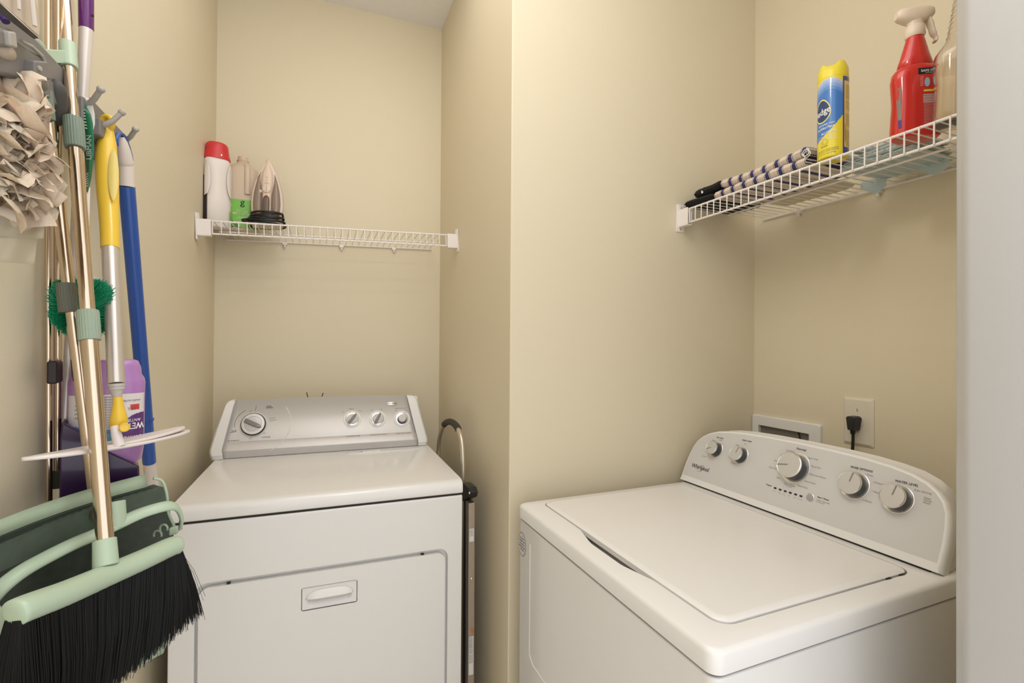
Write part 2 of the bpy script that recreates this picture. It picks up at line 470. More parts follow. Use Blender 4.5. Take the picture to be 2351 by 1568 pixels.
    add_text(tk, 'Energy\nPreferred', .0052, P, 'RIGHT', x=.060, y=.097, rot=.18, bold=.0001)
    add_text(tk, 'Damp Dry', .0048, P, 'LEFT', x=.163, y=.133, rot=.15)
    add_text(tk, 'Wrinkle Prev.', .0048, P, 'LEFT', x=.164, y=.125, rot=.12)
    add_text(tk, 'Heavy Dry', .0048, P, 'LEFT', x=.117, y=.164, rot=1.4)
    for k in range(12):
        a = math.radians(150+k*3.0)
        tk.add([P(.113+r*math.cos(a+da), .116+r*math.sin(a+da)) for r, da in ((.059, 0), (.0604, 0), (.0604, .054), (.059, .054))], [(0, 1, 2, 3)])
    for k in range(12):
        a = math.radians(118+k*3.0)
        tk.add([P(.113+r*math.cos(a+da), .116+r*math.sin(a+da)) for r, da in ((.059, 0), (.0604, 0), (.0604, .054), (.059, .054))], [(0, 1, 2, 3)])
    add_text(tk, 'MEDIUM', .0045, P, x=.447, y=.157); add_text(tk, 'LOW', .0042, P, x=.418, y=.148, rot=.7); add_text(tk, 'HIGH', .0042, P, x=.479, y=.149, rot=-.7)
    add_text(tk, 'OFF', .0042, P, x=.524, y=.150, rot=.4); add_text(tk, 'ON', .0042, P, x=.560, y=.150, rot=-.3)
    add_text(tk, 'END OF CYCLE SIGNAL', .0042, P, x=.634, y=.152); add_text(tk, 'OFF', .004, P, x=.617, y=.143, rot=.4); add_text(tk, 'LOUD', .004, P, x=.655, y=.143, rot=-.4)
    bo = float(np.interp(.049, [p_[0] for p_ in pf], [p_[1] for p_ in pf]))
    PB = lambda a, b_: F(a, b_, float(np.interp(b_, [p_[0] for p_ in pf], [p_[1] for p_ in pf]))+.0005)
    for s_, x in (('TEMPERATURE', .452), ('WRINKLE SHIELD', .546), ('PUSH TO START', .640)):
        add_text(tk, s_, .0055, PB, x=x, y=.0505, spacing=1.5, bold=.0001)
    tk.build('printed_lettering', ink, t, smooth=0)
    rk = MB()
    for a in (104, -42, 262):
        a = math.radians(a); 
        for da in (-.05, .05):
            rk.add([P(.113+r*math.cos(a+da+e_), .116+r*math.sin(a+da+e_)) for r, e_ in ((.047, -.009), (.054, -.009), (.054, .009), (.047, .009))], [(0, 1, 2, 3)])
        rk.add([P(.113+r*math.cos(a+e_), .116+r*math.sin(a+e_)) for r, e_ in ((.047, -.05), (.0478, -.05), (.0478, .05), (.047, .05))], [(0, 1, 2, 3)])
    rk.build('red_dial_marks', redink, t, smooth=0)
    dt = MB()
    for x, h, al in ((.4505, .119, (60, 105)), (.5445, .1155, (118,)), (.638, .111, (60, 125))):
        for a in al:
            a = math.radians(a); c0, nn = knob_frame(x+.0285*math.cos(a), h+.0285*math.sin(a)); dt.lathe([(.0011, .002), (.0011, .0026)], c0, nn, n=8)
    dt.build('dial_dots', ink, t)
    return t
def thing_child(name, p):
    o = bpy.data.objects.new(name, None); COL.objects.link(o); o.parent = p; return o
chromew = mat('satin_chrome_light', (.80, .78, .75), .22, metal=.75, var=.01)
make_dryer()
# two dark cable ends standing behind the console
for k, (x, dx) in enumerate(((-.045, -.004), (.0, .004))):
    o = MB().tube([(x, 2.062, .918), (x, 2.062, 1.085), (x+dx*.5, 2.061, 1.105), (x+dx*2, 2.061, 1.1275-.004*k)], .0016, 6).build('cable_end', blackp)
    tag(o, ['short dark cable end sticking up behind the dryer console, the left of two', 'short dark cable end sticking up behind the dryer console, the right of two'][k], 'cable', 'cable ends behind the dryer')

# ------------------------------------------------------------------ washer (local: x from its front towards the right wall, y from the near side, z up)
def make_washer():
    t = thing('washing_machine', (.522, .535, 0), .0199)
    tag(t, 'white top-loading washing machine with a grey arched console of round knobs, below the long shelf', 'washing machine')
    Wd, Dp, ZS, ZT = .70, .690, .847, .885
    b = MB().prism(rrect(0, Dp, 0, Wd, .018, 5), lambda x, y: (x, y, .02), lambda x, y: (x, y, ZS-.002))
    b.build('cabinet', enamel, t, bevel=.004)
    g = MB().prism(rrect(.006, Dp, .006, Wd-.006, .016, 5), lambda x, y: (x, y, ZS-.003), lambda x, y: (x, y, ZS+.005)); g.build('seam_gasket', gap, t)
    # side panel crease
    MB().tube([(-.0002, .05, .50), (-.0002, .600, .50), (-.0002, .622, .515), (-.0002, .622, .80)], .0011, 6).build('cabinet_crease', enamel, t)
    # cover with the lid opening; slightly dropped towards the rim
    o = rrect(-.002, Dp, -.002, Wd+.002, .020, 9)
    n = len(o)
    lx0, lx1, ly0, ly1 = .062, .548, .046, .672
    inn = rrect(lx0-.0035, lx1+.0035, ly0-.0035, ly1+.0035, .030, 9)
    def inset(p, d): # shrink outline towards the centre
        cx, cy = Dp/2, Wd/2
        return [(x-math.copysign(min(d, abs(x-cx)), x-cx), y-math.copysign(min(d, abs(y-cy)), y-cy)) for x, y in p]
    o2 = rrect(.006, Dp-.003, .006, Wd-.006, .018, 9); o3 = rrect(.0, Dp-.001, .0, Wd-.0, .020, 9)
    def dense(P_, bulge=0):
        # extra points along the front edge, where the finger notch bites into the cover
        k = 20; a_, c_ = P_[k-1], P_[k]; q = []
        for i in range(1, 60):
            s_ = i/60; y = a_[1]+(c_[1]-a_[1])*s_; d_ = 0
            if bulge and .20 < y < .47:
                t_ = (y-.20)/.27; d_ = bulge*min(1, math.sin(PI*t_)*1.25)**1.2
            q.append((a_[0]+(c_[0]-a_[0])*s_-d_, y))
        return P_[:k]+q+P_[k:]
    o, o2, o3, inn = dense(o), dense(o2), dense(o3), dense(inn, .0185); n = len(o)
    b = MB()
    rows = [[(x, y, ZS+.003) for x, y in o], [(x, y, ZT-.008) for x, y in o], [(x, y, ZT-.003) for x, y in o3], [(x, y, ZT) for x, y in o2],
            [(x, y, ZT) for x, y in inn], [(x+.0015, y, ZT-.003) for x, y in inn], [(x+.004, y, ZT-.024) for x, y in inn]]
    b.strip(rows, closed=True)
    b.add(rows[-1], [tuple(range(n))])
    top = b.build('top_cover', enamel2, t, smooth=50)
    # raised rear margin under the console
    # lid with its front finger notch
    lid = MB(); pts = []
    lo = rrect(lx0, lx1, ly0, ly1, .027, 9)
    li = rrect(lx0+.004, lx1-.004, ly0+.004, ly1-.004, .024, 9)
    lj = rrect(lx0+.012, lx1-.012, ly0+.012, ly1-.012, .018, 9)
    lid.strip([[(x, y, ZT-.009) for x, y in lo], [(x, y, ZT+.0015) for x, y in lo], [(x, y, ZT+.0042) for x, y in li], [(x, y, ZT+.0050) for x, y in lj]], closed=True)
    lid.add([(x, y, ZT+.0050) for x, y in lj], [tuple(range(len(lj)))])
    lo_ = lid.build('lid', enamel2, t, smooth=50)
    hg = MB()
    for x in (.475, .515): hg.box(x-.006, x+.006, ly0-.004, ly0+.001, ZT-.002, ZT+.0012)
    hg.build('hinge_gaps', gap, t)
    # console -----------------------------------------------------------
    u0, LN = .574, math.radians(25); Z0 = ZT+.001
    sL, cL = math.sin(LN), math.cos(LN)
    def F(v, h, out=0): return (u0+h*sL-out*cL, v, Z0+h*cL+out*sL)
    ins = [(0, 0), (0, .03), (.000, .060), (.003, .095), (.008, .120), (.018, .142), (.034, .160), (.055, .174), (.085, .186), (.125, .194), (.18, .200), (.26, .2035)]
    V0, V1 = .010, .716
    def arch(d, hb):
        """outline inset by d, foot at hb; near foot -> over the arch -> far foot"""
        L_ = []
        for i, h in ins:
            f = max(0, (h-.10)/.10)
            L_.append((V0+i+d*(1-.6*min(f, 1)*(1 if h > .15 else h/.15)), max(hb, h-d*min(f, 1)) if h > 0 else hb))
        R_ = [((V0+V1)-v, h) for v, h in L_][::-1]
        mid_ = [((V0+V1)/2, .2045-d)]
        return L_+mid_+R_
    a0, a1, a2 = arch(0, .004), arch(.004, .004), arch(.010, .021)
    b = MB()
    def S(poly, out, sx=1): return [F(v, h, out) for v, h in poly]
    back = [F(v, h, -.022) for v, h in a0]
    rows = [back, S(a0, -.010), S(arch(.0012, .004), -.004), S(a1, .0005), S(arch(.008, .010), .0022), S(a2, .0022)]
    b.strip(rows)
    # flat foot band under the panel
    n2 = len(a2)
    b.add([F(a1[0][0], .004, .002), F(a1[-1][0], .004, .002), F(a2[-1][0], .021, .0022), F(a2[0][0], .021, .0022)], [(0, 1, 2, 3)])
    b.add([F(a0[0][0], .004, -.02), F(a0[-1][0], .004, -.02), F(a1[-1][0], .004, .002), F(a1[0][0], .004, .002)], [(0, 1, 2, 3)])
    b.build('console_bezel', plastic, t, smooth=40)
    MB().add([F(v, h, .0020) for v, h in a2], [tuple(range(n2))]).build('control_panel', silverw, t, smooth=0)
    # rear housing, sweeping back from the bezel
    hb = MB(); rows = []
    for k, (du, dz, sc_) in enumerate(((0, 0, 1.0), (.004, .0, .992), (.03, .006, .985), (.06, .002, .965), (.085, -.020, .93), (.10, -.05, .90))):
        r_ = []
        for v, h in a0:
            q = F(v, h, -.0205); vm = (V0+V1)/2
            zz = Z0+(q[2]-Z0)*(1 if k < 3 else sc_)+dz*min(1, h/.1)
            uu = q[0]+du*(1 if h > .05 else 1)
            r_.append((min(uu, .70), vm+(v-vm)*sc_, max(zz, Z0)))
        rows.append(r_)
    hb.strip(rows); hb.add(rows[-1], [tuple(range(len(rows[-1])))])
    hb.build('console_housing', plastic, t, smooth=50)
    MB().box(u0+.004, u0+.012, V0+.02, V1-.02, ZT, ZT+.006).build('console_gap', gap, t)
    # knobs
    nn = Vector((-cL, 0, sL)); uv = Vector((0, 1, 0)); uh = Vector((sL, 0, cL))
    def P(x, y): return F(x, y, .0026)
    def knob(v, h, r, ang, name, depth):
        c0 = Vector(F(v, h, .0022))
        k = MB(); k.lathe([(r*1.22, 0), (r*1.22, .0006), (r*1.17, .0012), (r*1.12, .0008)], c0, nn, n=48)
        k.build('knob_ring', chromew, t)
        k = MB(); k.lathe([(r*1.02, .0), (r*.985, depth*.8), (r*.985, depth)], c0, nn, n=56, mi=1)
        k.lathe([(r*.985, depth*.86), (r*1.0, depth*.93), (r*.985, depth), (r*.93, depth+.0013), (r*.90, depth+.0008), (r*.89, depth+.0002)], c0, nn, n=56, mi=2, cap=False)
        k.lathe([(r*.90, depth+.0002), (r*.45, depth+.0003), (.0005, depth+.0003)], c0, nn, n=56, mi=0, cap=False)
        ko = k.build(name, [steelk, darkk, chromew], t)
        a = math.radians(ang); d_ = -uv*math.cos(a)+uh*math.sin(a)     # seen from the front +x is towards the near side
        MB().obox(c0+d_*r*.50+nn*(depth+.0006), d_, nn.cross(d_), nn, r*.82, r*.085, .001).build('pointer_line', greyk, ko)
    HK = .131
    knob(.612, HK-.006, .0205, 205, 'soil_level_knob', .021)
    knob(.521, HK-.004, .0212, 75, 'wash_temperature_knob', .021)
    knob(.352, HK+.001, .0335, 192, 'cycle_knob', .024)
    knob(.2010, HK-.004, .0265, 82, 'rinse_knob', .021)
    knob(.1115, HK-.009, .0255, 82, 'water_level_knob', .021)
    c0 = Vector(F(.290, .070, .0022))
    k = MB(); k.lathe([(.0098, 0), (.0098, .001), (.0086, .0016)], c0, nn, n=36, mi=1); k.lathe([(.0083, .001), (.0082, .003), (.0070, .0035), (.0004, .0036)], c0, nn, n=36)
    k.build('start_button', [greyb, chromew], t)
    # x axis of lettering runs towards the near side (decreasing v)
    def W(vc, hc): return lambda a, b_: F(vc-a, hc+b_, .0027)
    tk = MB(); lt = MB()
    for s_, v, h, z_, al in (('SOIL LEVEL', .612, .162, .0056, 'CENTER'), ('WASH TEMP', .516, .171, .0060, 'CENTER'), ('RINSE OPTIONS', .196, .165, .0068, 'CENTER'),
                             ('WATER LEVEL', .103, .157, .0070, 'CENTER'), ('Normal', .349, .180, .0085, 'CENTER'), ('Start / Pause', .274, .075, .0055, 'LEFT'), ('Progress', .397, .0675, .0048, 'RIGHT')):
        add_text(tk, s_, z_, W(v, h), al, bold=.0002)
    add_text(tk, 'Whirlpool', .0185, W(.683, .052), 'LEFT', sx=.92, bold=.0004)
    # swirl through the p of the wordmark
    sw = []
    for i in range(40):
        a = math.radians(-200+i*8.2); sw.append((math.cos(a), math.sin(a)))
    prev = None
    arcs = [(.0125, .0150, -.2)]
    for i in range(34):
        th = math.radians(200+i*8); r1 = .0145; wdt = .0003+.0007*math.sin(PI*i/34)
        p0 = Vector((r1*math.cos(th)*.98, r1*math.sin(th)*.52)); ca, sa = math.cos(.55), math.sin(.55)
        p0 = Vector((p0.x*ca-p0.y*sa, p0.x*sa+p0.y*ca)); q0 = p0*(1+wdt/r1*1.6)
        cur = (F(.6465-p0.x, .0555+p0.y, .0027), F(.6465-q0.x, .0555+q0.y, .0027))
        if prev: tk.add([prev[0], prev[1], cur[1], cur[0]], [(0, 1, 2, 3)])
        prev = cur
    tk.build('printed_lettering', ink, t, smooth=0)
    R_ = .0385
    for s_, dv, dh, z_, al in (('Cold Wash', -.014, .043, .0056, 'RIGHT'), ('Casual', -.036, .027, .0056, 'RIGHT'), ('Delicate', -.044, .0085, .0056, 'RIGHT'), ('Quick Wash', -.043, -.0125, .0056, 'RIGHT'),
                               ('Soak', -.031, -.034, .0056, 'RIGHT'), ('Clean Washer', -.001, -.0435, .0056, 'CENTER'), ('with affresh', 0, -.0475, .0036, 'CENTER'), ('Super Wash', .024, .037, .0056, 'LEFT'), ('Heavy Duty', .038, .018, .0056, 'LEFT'),
                               ('Bulky Items/Sheets', .041, -.003, .0056, 'LEFT'), ('Drain & Spin', .034, -.023, .0056, 'LEFT'), ('Rinse & Spin', .020, -.0385, .0056, 'LEFT')):
        add_text(lt, s_, z_, W(.350-dv, HK-.004+dh), al)
    for s_, v, h, al in (('Ex Light', .640, .094, 'RIGHT'), ('Light', .637, .121, 'RIGHT'), ('Medium', .622, .150, 'RIGHT'), ('Heavy', .600, .156, 'RIGHT'),
                         ('Tap Cold', .527, .099, 'RIGHT'), ('Cold', .548, .110, 'RIGHT'), ('Cool', .548, .130, 'RIGHT'), ('Warm', .535, .153, 'RIGHT'), ('Hot', .513, .162, 'RIGHT'),
                         ('1 Rinse', .186, .156, 'LEFT'), ('2 Rinses', .165, .143, 'LEFT'), ('1 Rinse', .163, .122, 'LEFT'), ('2 Rinses', .176, .098, 'LEFT'),
                         ('Auto Sensing', .087, .148, 'LEFT'), ('Deep\nWater\nWash', .067, .137, 'LEFT'), ('Hold 3 Seconds\nto Cancel', .274, .068, 'LEFT')):
        add_text(lt, s_, .0050 if v > .25 else .0058, W(v, h), al)
    for k_, s_ in enumerate(('Sensing', 'Wash', 'Rinse', 'Spin', 'Done', 'Lid Locked')):
        add_text(lt, s_, .0030, W(.386-k_*.0145, .0575), 'CENTER')
    lt.build('small_lettering', inkl, t, smooth=0)
    ld = MB()
    for k_ in range(6):
        v = .3855-k_*.0145
        ld.add([F(v+x, .0665+y, .0029) for x, y in rrect(-.0040, .0040, -.0022, .0022, .002, 4)], [tuple(range(20))])
    ld.build('indicator_windows', blackp, t, smooth=0)
    dts = MB()
    for dv, dh in ((-.0125, .0365), (-.031, .023), (-.0385, .008), (-.038, -.010), (-.0275, -.028), (0, -.0385), (.0175, -.0345), (.031, -.021), (.037, -.002), (.034, .017), (.0215, .031)):
        dts.add([F(.350-dv+.0009*math.cos(a), HK-.003+dh+.0009*math.sin(a), .0028) for a in [2*PI*i/10 for i in range(10)]], [tuple(range(10))])
    pr0 = None
    for i in range(0, 61):
        a = 2*PI*i/60; c_ = (F(.350+.0368*math.cos(a), HK-.003+.0368*math.sin(a), .00275), F(.350+.0374*math.cos(a), HK-.003+.0374*math.sin(a), .00275))
        if pr0: dts.add([pr0[0], pr0[1], c_[1], c_[0]], [(0, 1, 2, 3)])
        pr0 = c_
    dts.build('dial_dots', whiteink, t, smooth=0)
    # round sticker on the front
    st = MB(); cz, cy = .782, .672
    st.add([(-.0006, cy-.0235*math.cos(a), cz+.0235*math.sin(a)*1.35) for a in [2*PI*i/40 for i in range(40)]], [tuple(range(40))])
    sto = st.build('round_sticker', silverw, t, smooth=0)
    sl = MB()
    rr_ = [[(-.0009, cy-r_*math.cos(2*PI*i/40), cz+r_*1.35*math.sin(2*PI*i/40)) for i in range(41)] for r_ in (.0225, .0235)]
    sl.strip(rr_)
    for k_, s_ in enumerate(('WHIRLPOOL', 'REGISTER YOUR', 'APPLIANCE AT', 'WHIRLPOOL.COM', '1-800-253')):
        add_text(sl, s_, .0048 if k_ < 4 else .0058, lambda a, b_: (-.0010, cy-a, cz+b_), 'CENTER', y=.014-k_*.0075, bold=.0002)
    sl.build('sticker_print', greyk, sto, smooth=0)
    return t
scoopm = mat('shadowy_grey_scoop', (.46, .45, .44), .5)
greyb = mat('grey_button', (.36, .355, .35), .3)
make_washer()

# ------------------------------------------------------------------ outlet box, socket, plug
bx = thing('washer_outlet_box', (WR, 0, 0))
tag(bx, 'white recessed washer outlet box in the wall behind the washing machine console', 'outlet box')
b = MB(); oo = rrect(1.044, 1.300-.002, .885, 1.078, .006, 5); ii = rrect(1.080, 1.270, .905, 1.044, .003, 5)
b.strip([[(0, y, z) for y, z in oo], [(-.010, y, z) for y, z in oo], [(-.013, y, z) for y, z in rrect(1.047, 1.295, .888, 1.075, .006, 5)], [(-.013, y, z) for y, z in ii], [(-.0005, y, z) for y, z in ii]], closed=True)
b.build('frame', plastic, bx)
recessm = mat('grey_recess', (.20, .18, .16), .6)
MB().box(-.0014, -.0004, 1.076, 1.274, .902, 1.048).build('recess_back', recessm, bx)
MB().tube([(-.004, 1.125, 1.046), (-.006, 1.115, 1.02), (-.004, 1.10, .92)], .0022, 8).build('drain_wire', blackp, bx)

so = thing('wall_socket', (WR, .9355, 1.1045))
tag(so, 'almond single wall socket plate with the washer plug in it, right of the outlet box', 'wall socket')
pw, ph = .0425, .0685
almond = mat('almond_plastic', (.72, .665, .545), .35, var=.01)
b = MB(); rr1 = rrect(-pw+.007, pw-.007, -ph+.007, ph-.007, .002, 4)
b.strip([[(0, y, z) for y, z in rrect(-pw, pw, -ph, ph, .004, 4)], [(-.0025, y, z) for y, z in rrect(-pw, pw, -ph, ph, .004, 4)], [(-.0065, y, z) for y, z in rr1]], closed=True)
b.add([(-.0065, y, z) for y, z in rr1], [tuple(range(len(rr1)))])
b.build('cover_plate', almond, so, smooth=25)
MB().lathe([(.0185, 0), (.0185, .0018), (.017, .0022), (.0165, .001)], (-.0065, 0, 0), (-1, 0, 0), n=40).build('receptacle', almond, so)
b = MB(); add_text(b, 'L', .011, lambda a, z: (-.0068, -a, z), y=.030, bold=.0003); add_text(b, 'T', .009, lambda a, z: (-.0068, -a, z), y=-.033, bold=.0003)
b.build('printed_letters', ink, so, smooth=0)
pg = thing('power_plug', (WR-.0085, .9355, 1.1045))
tag(pg, 'black angled power plug and cord hanging from the almond wall socket', 'plug')
b = MB()
b.prism([(-.016, .013), (-.010, .017), (.010, .017), (.016, .013), (.010, -.024), (-.010, -.024)], lambda y, z: (-.001, y*.95, z), lambda y, z: (-.030, y*.8, z*.95))
b.build('plug_body', blackp, pg, bevel=.0025)
b = MB(); b.tube([(-.017, 0, -.022), (-.017, 0, -.034), (-.016, 0, -.035)], [.0078, .006, .0045], 12)
b.tube([(-.016, 0, -.032), (-.016, .001, -.07), (-.017, .004, -.11), (-.020, .01, -.22)], .0042, 10)
b.build('cord', blackp, pg)

# ------------------------------------------------------------------ folded step stool between dryer and wall
alu = mat('champagne_aluminium', (.66, .60, .50), .32, metal=.8, var=.03)
alud = mat('brown_aluminium', (.46, .38, .31), .4, metal=.6, var=.05)
foam = mat('brown_black_grip', (.05, .042, .032), .8, bump=.4, bscale=300)
lad = thing('step_ladder', (.448, 1.60, 0))
tag(lad, 'folded aluminium step ladder standing between the dryer and the niche wall', 'step ladder')
def ll(px, py, X=.448): 
    p = at(px, py, X=X); return Vector((0, p.y-1.60, p.z))
pts = [ll(1012, 1120), ll(1007, 1065), ll(1007, 1030), ll(1010, 1003), ll(1015, 985), ll(1022, 972), ll(1033, 968), ll(1045, 975), ll(1054, 990), ll(1060, 1012), ll(1062.5, 1045), ll(1063, 1090), ll(1062, 1145)]
def smooth_path(pts, n=4):
    out = []
    for i in range(len(pts)-1):
        p0, p1, p2, p3 = pts[max(i-1, 0)], pts[i], pts[i+1], pts[min(i+2, len(pts)-1)]
        for k in range(n):
            s = k/n; out.append(.5*((2*p1)+(p2-p0)*s+(2*p0-5*p1+4*p2-p3)*s*s+(3*p1-p0-3*p2+p3)*s**3))
    out.append(pts[-1]); return out
sp = smooth_path(pts)
MB().tube(sp, .0085, 14).build('handle_tube', alu, lad)
g = [q for i, q in enumerate(sp) if 19 <= i <= 31]
MB().tube(g, .0118, 14).build('foam_grip', foam, lad, smooth=50)
b = MB(); bp_ = [ll(1063, 1108), ll(1072, 1108), ll(1084, 1118), ll(1088, 1130), ll(1086, 1141), ll(1068, 1150), ll(1060, 1146)]
b.prism([(p.y, p.z) for p in bp_], lambda y, z: (-.014, y, z), lambda y, z: (.014, y, z)); b.build('hinge_bracket', blackp, lad, bevel=.002)
c = ll(1078, 1132, .434); MB().lathe([(.0045, 0), (.0040, .002), (.002, .003)], (-.014, c.y, c.z), (-1, 0, 0), n=14).build('rivet', alu, lad)
q0, q1 = ll(1079, 1150), ll(1079, 1560); yb = (q0.y+q1.y)/2
leg = MB(); leg.prism([(-.0215+q0.y, q0.z), (.0125+q0.y, q0.z), (.0125+q1.y, .02), (-.0150+q1.y, .02)], lambda y, z: (-.011, y, z), lambda y, z: (.011, y, z))
leg.build('side_rail', alud, lad, bevel=.003)
leg = MB(); leg.tube([(.0, q0.y+.030, q0.z+.03), (.0, q1.y+.045, .02)], .012, 10); leg.build('rear_rail', blackp, lad)
b = MB(); a_ = ll(1012, 1075); b.lathe([(.026, 0), (.026, .010)], (-.012, a_.y+.0, a_.z-.018), (1, 0, 0), n=24); b.build('rear_hinge_disc', blackp, lad)
def rail_face(py):
    y = q0.y-.0215+1.60
    for _ in range(6):
        p = at(1078, py, Y=y); f = (q0.z-p.z)/(q0.z-.02); y = 1.60+(q0.y-.0215)*(1-f)+(q1.y-.0150)*f
    return y-1.60, p.z
for (za, zb, nm) in ((1214, 1244, 'small'), (1462, 1550, 'long')):
    (ya, z1_), (yb2, z0_) = rail_face(za), rail_face(zb)
    s = MB(); s.add([(-.0080, ya-.0006, z1_), (.0070, ya-.0006, z1_), (.0070, yb2-.0006, z0_), (-.0080, yb2-.0006, z0_)], [(0, 1, 2, 3)]); so_ = s.build('sticker', plastic, lad, smooth=0)
    s = MB()
    for k in range(4):
        add_text(s, 'CAUTION keep centered'[:(12 if nm == 'small' else 21)], .0032 if nm == 'small' else .0075, lambda a, b_: (.0045-b_*(1 if nm == 'small' else .55), ya-.0010+(yb2-ya)*min(1, a/(z1_-z0_)), z1_-.002-a), 'LEFT', y=k*(.0030 if nm == 'small' else .0055), x=.0005)
    s.build('sticker_print', ink, so_, smooth=0)
yo, zo = rail_face(1450); s = MB(); s.add([(-.002, yo-.0007, zo+.010), (.006, yo-.0007, zo+.006), (.007, yo-.0007, zo-.006), (.001, yo-.0007, zo-.006)], [(0, 1, 2, 3)]); s.build('orange_label', mat('orange_label', (.72, .16, .05), .5), lad, smooth=0)
yo, zo = rail_face(1329); MB().lathe([(.0042, 0), (.0035, .002), (.001, .003)], (0, yo, zo), (0, -1, 0), n=14).build('rivet', chrome, lad)

# ------------------------------------------------------------------ things on the shelf above the dryer
def s1z(x): return S1Z + (x-WL)*math.tan(.031) + .0045
chalk = mat('white_bottle_plastic', (.80, .735, .69), .38, var=.01, sss=.0)
redcap = mat('red_cap_plastic', (.62, .035, .04), .35, var=.02)
def sup(a, n=2.6):
    c, s = math.cos(a), math.sin(a)
    return math.copysign(abs(c)**(2/n), c), math.copysign(abs(s)**(2/n), s)
def loftz(mb, prof, n=40, ex=2.6, mi=None, warp=None, cap=True):
    """prof: (z, half width x, half depth y[, exponent, cx, cy])"""
    rows = []
    for p in prof:
        z, a, b = p[:3]; e_ = p[3] if len(p) > 3 else ex; cx = p[4] if len(p) > 4 else 0; cy = p[5] if len(p) > 5 else 0
        r = []
        for k in range(n):
            u, v = sup(2*PI*k/n, e_); q = (cx+u*a, cy+v*b, z); r.append(warp(q) if warp else q)
        rows.append(r)
    mb.strip(rows, closed=True, mi=mi)
    if cap: mb.add(rows[0], [tuple(range(n))[::-1]], mi); mb.add(rows[-1], [tuple(range(n))], mi)
    return rows
# 1. white bottle with red cap
p0 = at(497, 505, Y=2.02); bx0 = p0.x
t = thing('detergent_bottle', (bx0, 2.02, s1z(bx0)), .35)
tag(t, 'tall white detergent bottle with a red cap at the left end of the shelf', 'bottle')
def pinch(q):
    x, y, z = q
    k = math.exp(-((z-.165)/.055)**4)
    if abs(x) > .018: 
        s_ = (abs(x)-.018)/.03; x = math.copysign(abs(x)-.004*k*s_, x); 
    y2 = y*(1-.18*k*min(1, abs(x)/.035))
    return (x, y2, z)
b = MB(); loftz(b, [(0, .040, .028), (.004, .0445, .032), (.10, .0455, .033), (.13, .0450, .0325), (.20, .0440, .0315), (.232, .043, .031), (.247, .0385, .0275), (.252, .034, .024)], warp=pinch)
bo = b.build('bottle_body', chalk, t, smooth=60)
def rec(sx):
    m_ = MB()
    def f(u, v):
        z = .105+.125*v; w_ = math.sin(PI*v)**.5 if 0 < v < 1 else 0
        x = sx*(.0425-.017*u*w_); y = -.0325+.012*(1-u)**2*.9-.0004-.0006*math.sin(PI*u)*w_
        return (x, y-.0002, z)
    m_.grid(14, 20, f); return m_
for sx in (-1, 1): rec(sx).build('grip_recess', mat('bottle_grip_shade', (.74, .675, .62), .45), t, smooth=60)
b = MB(); loftz(b, [(.246, .0425, .031, 2.2), (.252, .0425, .031, 2.2), (.262, .0395, .029, 2.1), (.285, .0365, .027, 2), (.300, .0345, .0255, 2), (.306, .029, .021, 2)])
cp = b.build('cap', redcap, t, smooth=40)
MB().box(.006, .010, -.0318, -.0300, .254, .261).build('cap_mark', whiteink, cp)
dl = mat('dark_back_label', (.035, .02, .018), .4)
b = MB(); 
def lab(u, v): 
    a = math.radians(178+u*50); c_, s_ = sup(a, 2.6); return (c_*.0462, s_*.0336, .004+.175*v)
b.grid(12, 4, lab); b.build('dark_label', dl, t, smooth=60, solid=.0008)
gl = mat('green_label_edge', (.30, .42, .16), .5)
b = MB()
b.grid(8, 4, lambda u, v: (sup(math.radians(-44+u*32))[0]*.0462, sup(math.radians(-44+u*32))[1]*.0336, .006+.055*v)); b.build('side_label', gl, t, smooth=60, solid=.0006)

# 2. vinegar jug
p0 = at(556, 505, Y=2.08); bx0 = p0.x
t = thing('vinegar_jug', (bx0, 2.085, s1z(bx0)), .02)
tag(t, 'cloudy vinegar jug without a cap, with a green label, between bottle and iron', 'jug')
jugm = mat('translucent_jug_plastic', (.78, .64, .50), .35, var=.02, trans=.25, sss=.2)
jp = [(0, .056, .050, 3.2), (.006, .0605, .055, 3.4), (.11, .0605, .055, 3.4), (.118, .059, .053, 3.2), (.20, .0585, .053, 3), (.235, .053, .048, 2.6), (.252, .036, .034, 2.2), (.262, .021, .021, 2), (.268, .0185, .0185, 2), (.270, .0205, .0205, 2), (.274, .0205, .0205, 2), (.276, .0175, .0175, 2), (.287, .017, .017, 2)]
b = MB(); loftz(b, jp, 48); jb = b.build('jug_body', jugm, t, smooth=50)
b = MB(); b.tube(smooth_path([Vector(q) for q in ((.012, -.020, .258), (.020, -.046, .235), (.022, -.055, .19), (.022, -.055, .135))], 6), .010, 12, ell=((1, 0, 0), 1.0, .55)); b.build('jug_handle', jugm, t, smooth=60)
b = MB()
cols = []; NU, NV = 150, 100
def vlabel(u, v):
    base = (.19, .50, .07)
    # pale flowers and leaves in the lower left
    for cx, cy, rx, ry, rot, c in ((.16, .86, .05, .10, .5, (.42, .09, .16)), (.10, .93, .035, .08, -.2, (.36, .05, .12)), (.21, .80, .035, .07, .9, (.72, .36, .44)), (.13, .60, .045, .06, 0, (.62, .66, .35)), (.17, .44, .05, .07, 0, (.60, .64, .33)), (.08, .72, .03, .1, .2, (.40, .45, .2))):
        dx, dy = u-cx, (v-cy); c_, s_ = math.cos(rot), math.sin(rot); x = dx*c_+dy*s_; y = -dx*s_+dy*c_
        if (x/rx)**2+(y/ry)**2 < 1: return c
    if v < .34-.45*max(u-.12, 0)*1.5 and u < .5:
        n_ = noise.noise(Vector((u*26, v*20, 3)))
        return (.015, .10, .03) if n_ > .12 else ((.55, .66, .40) if n_ < -.22 else (.07, .26, .05))
    return base
rows = []
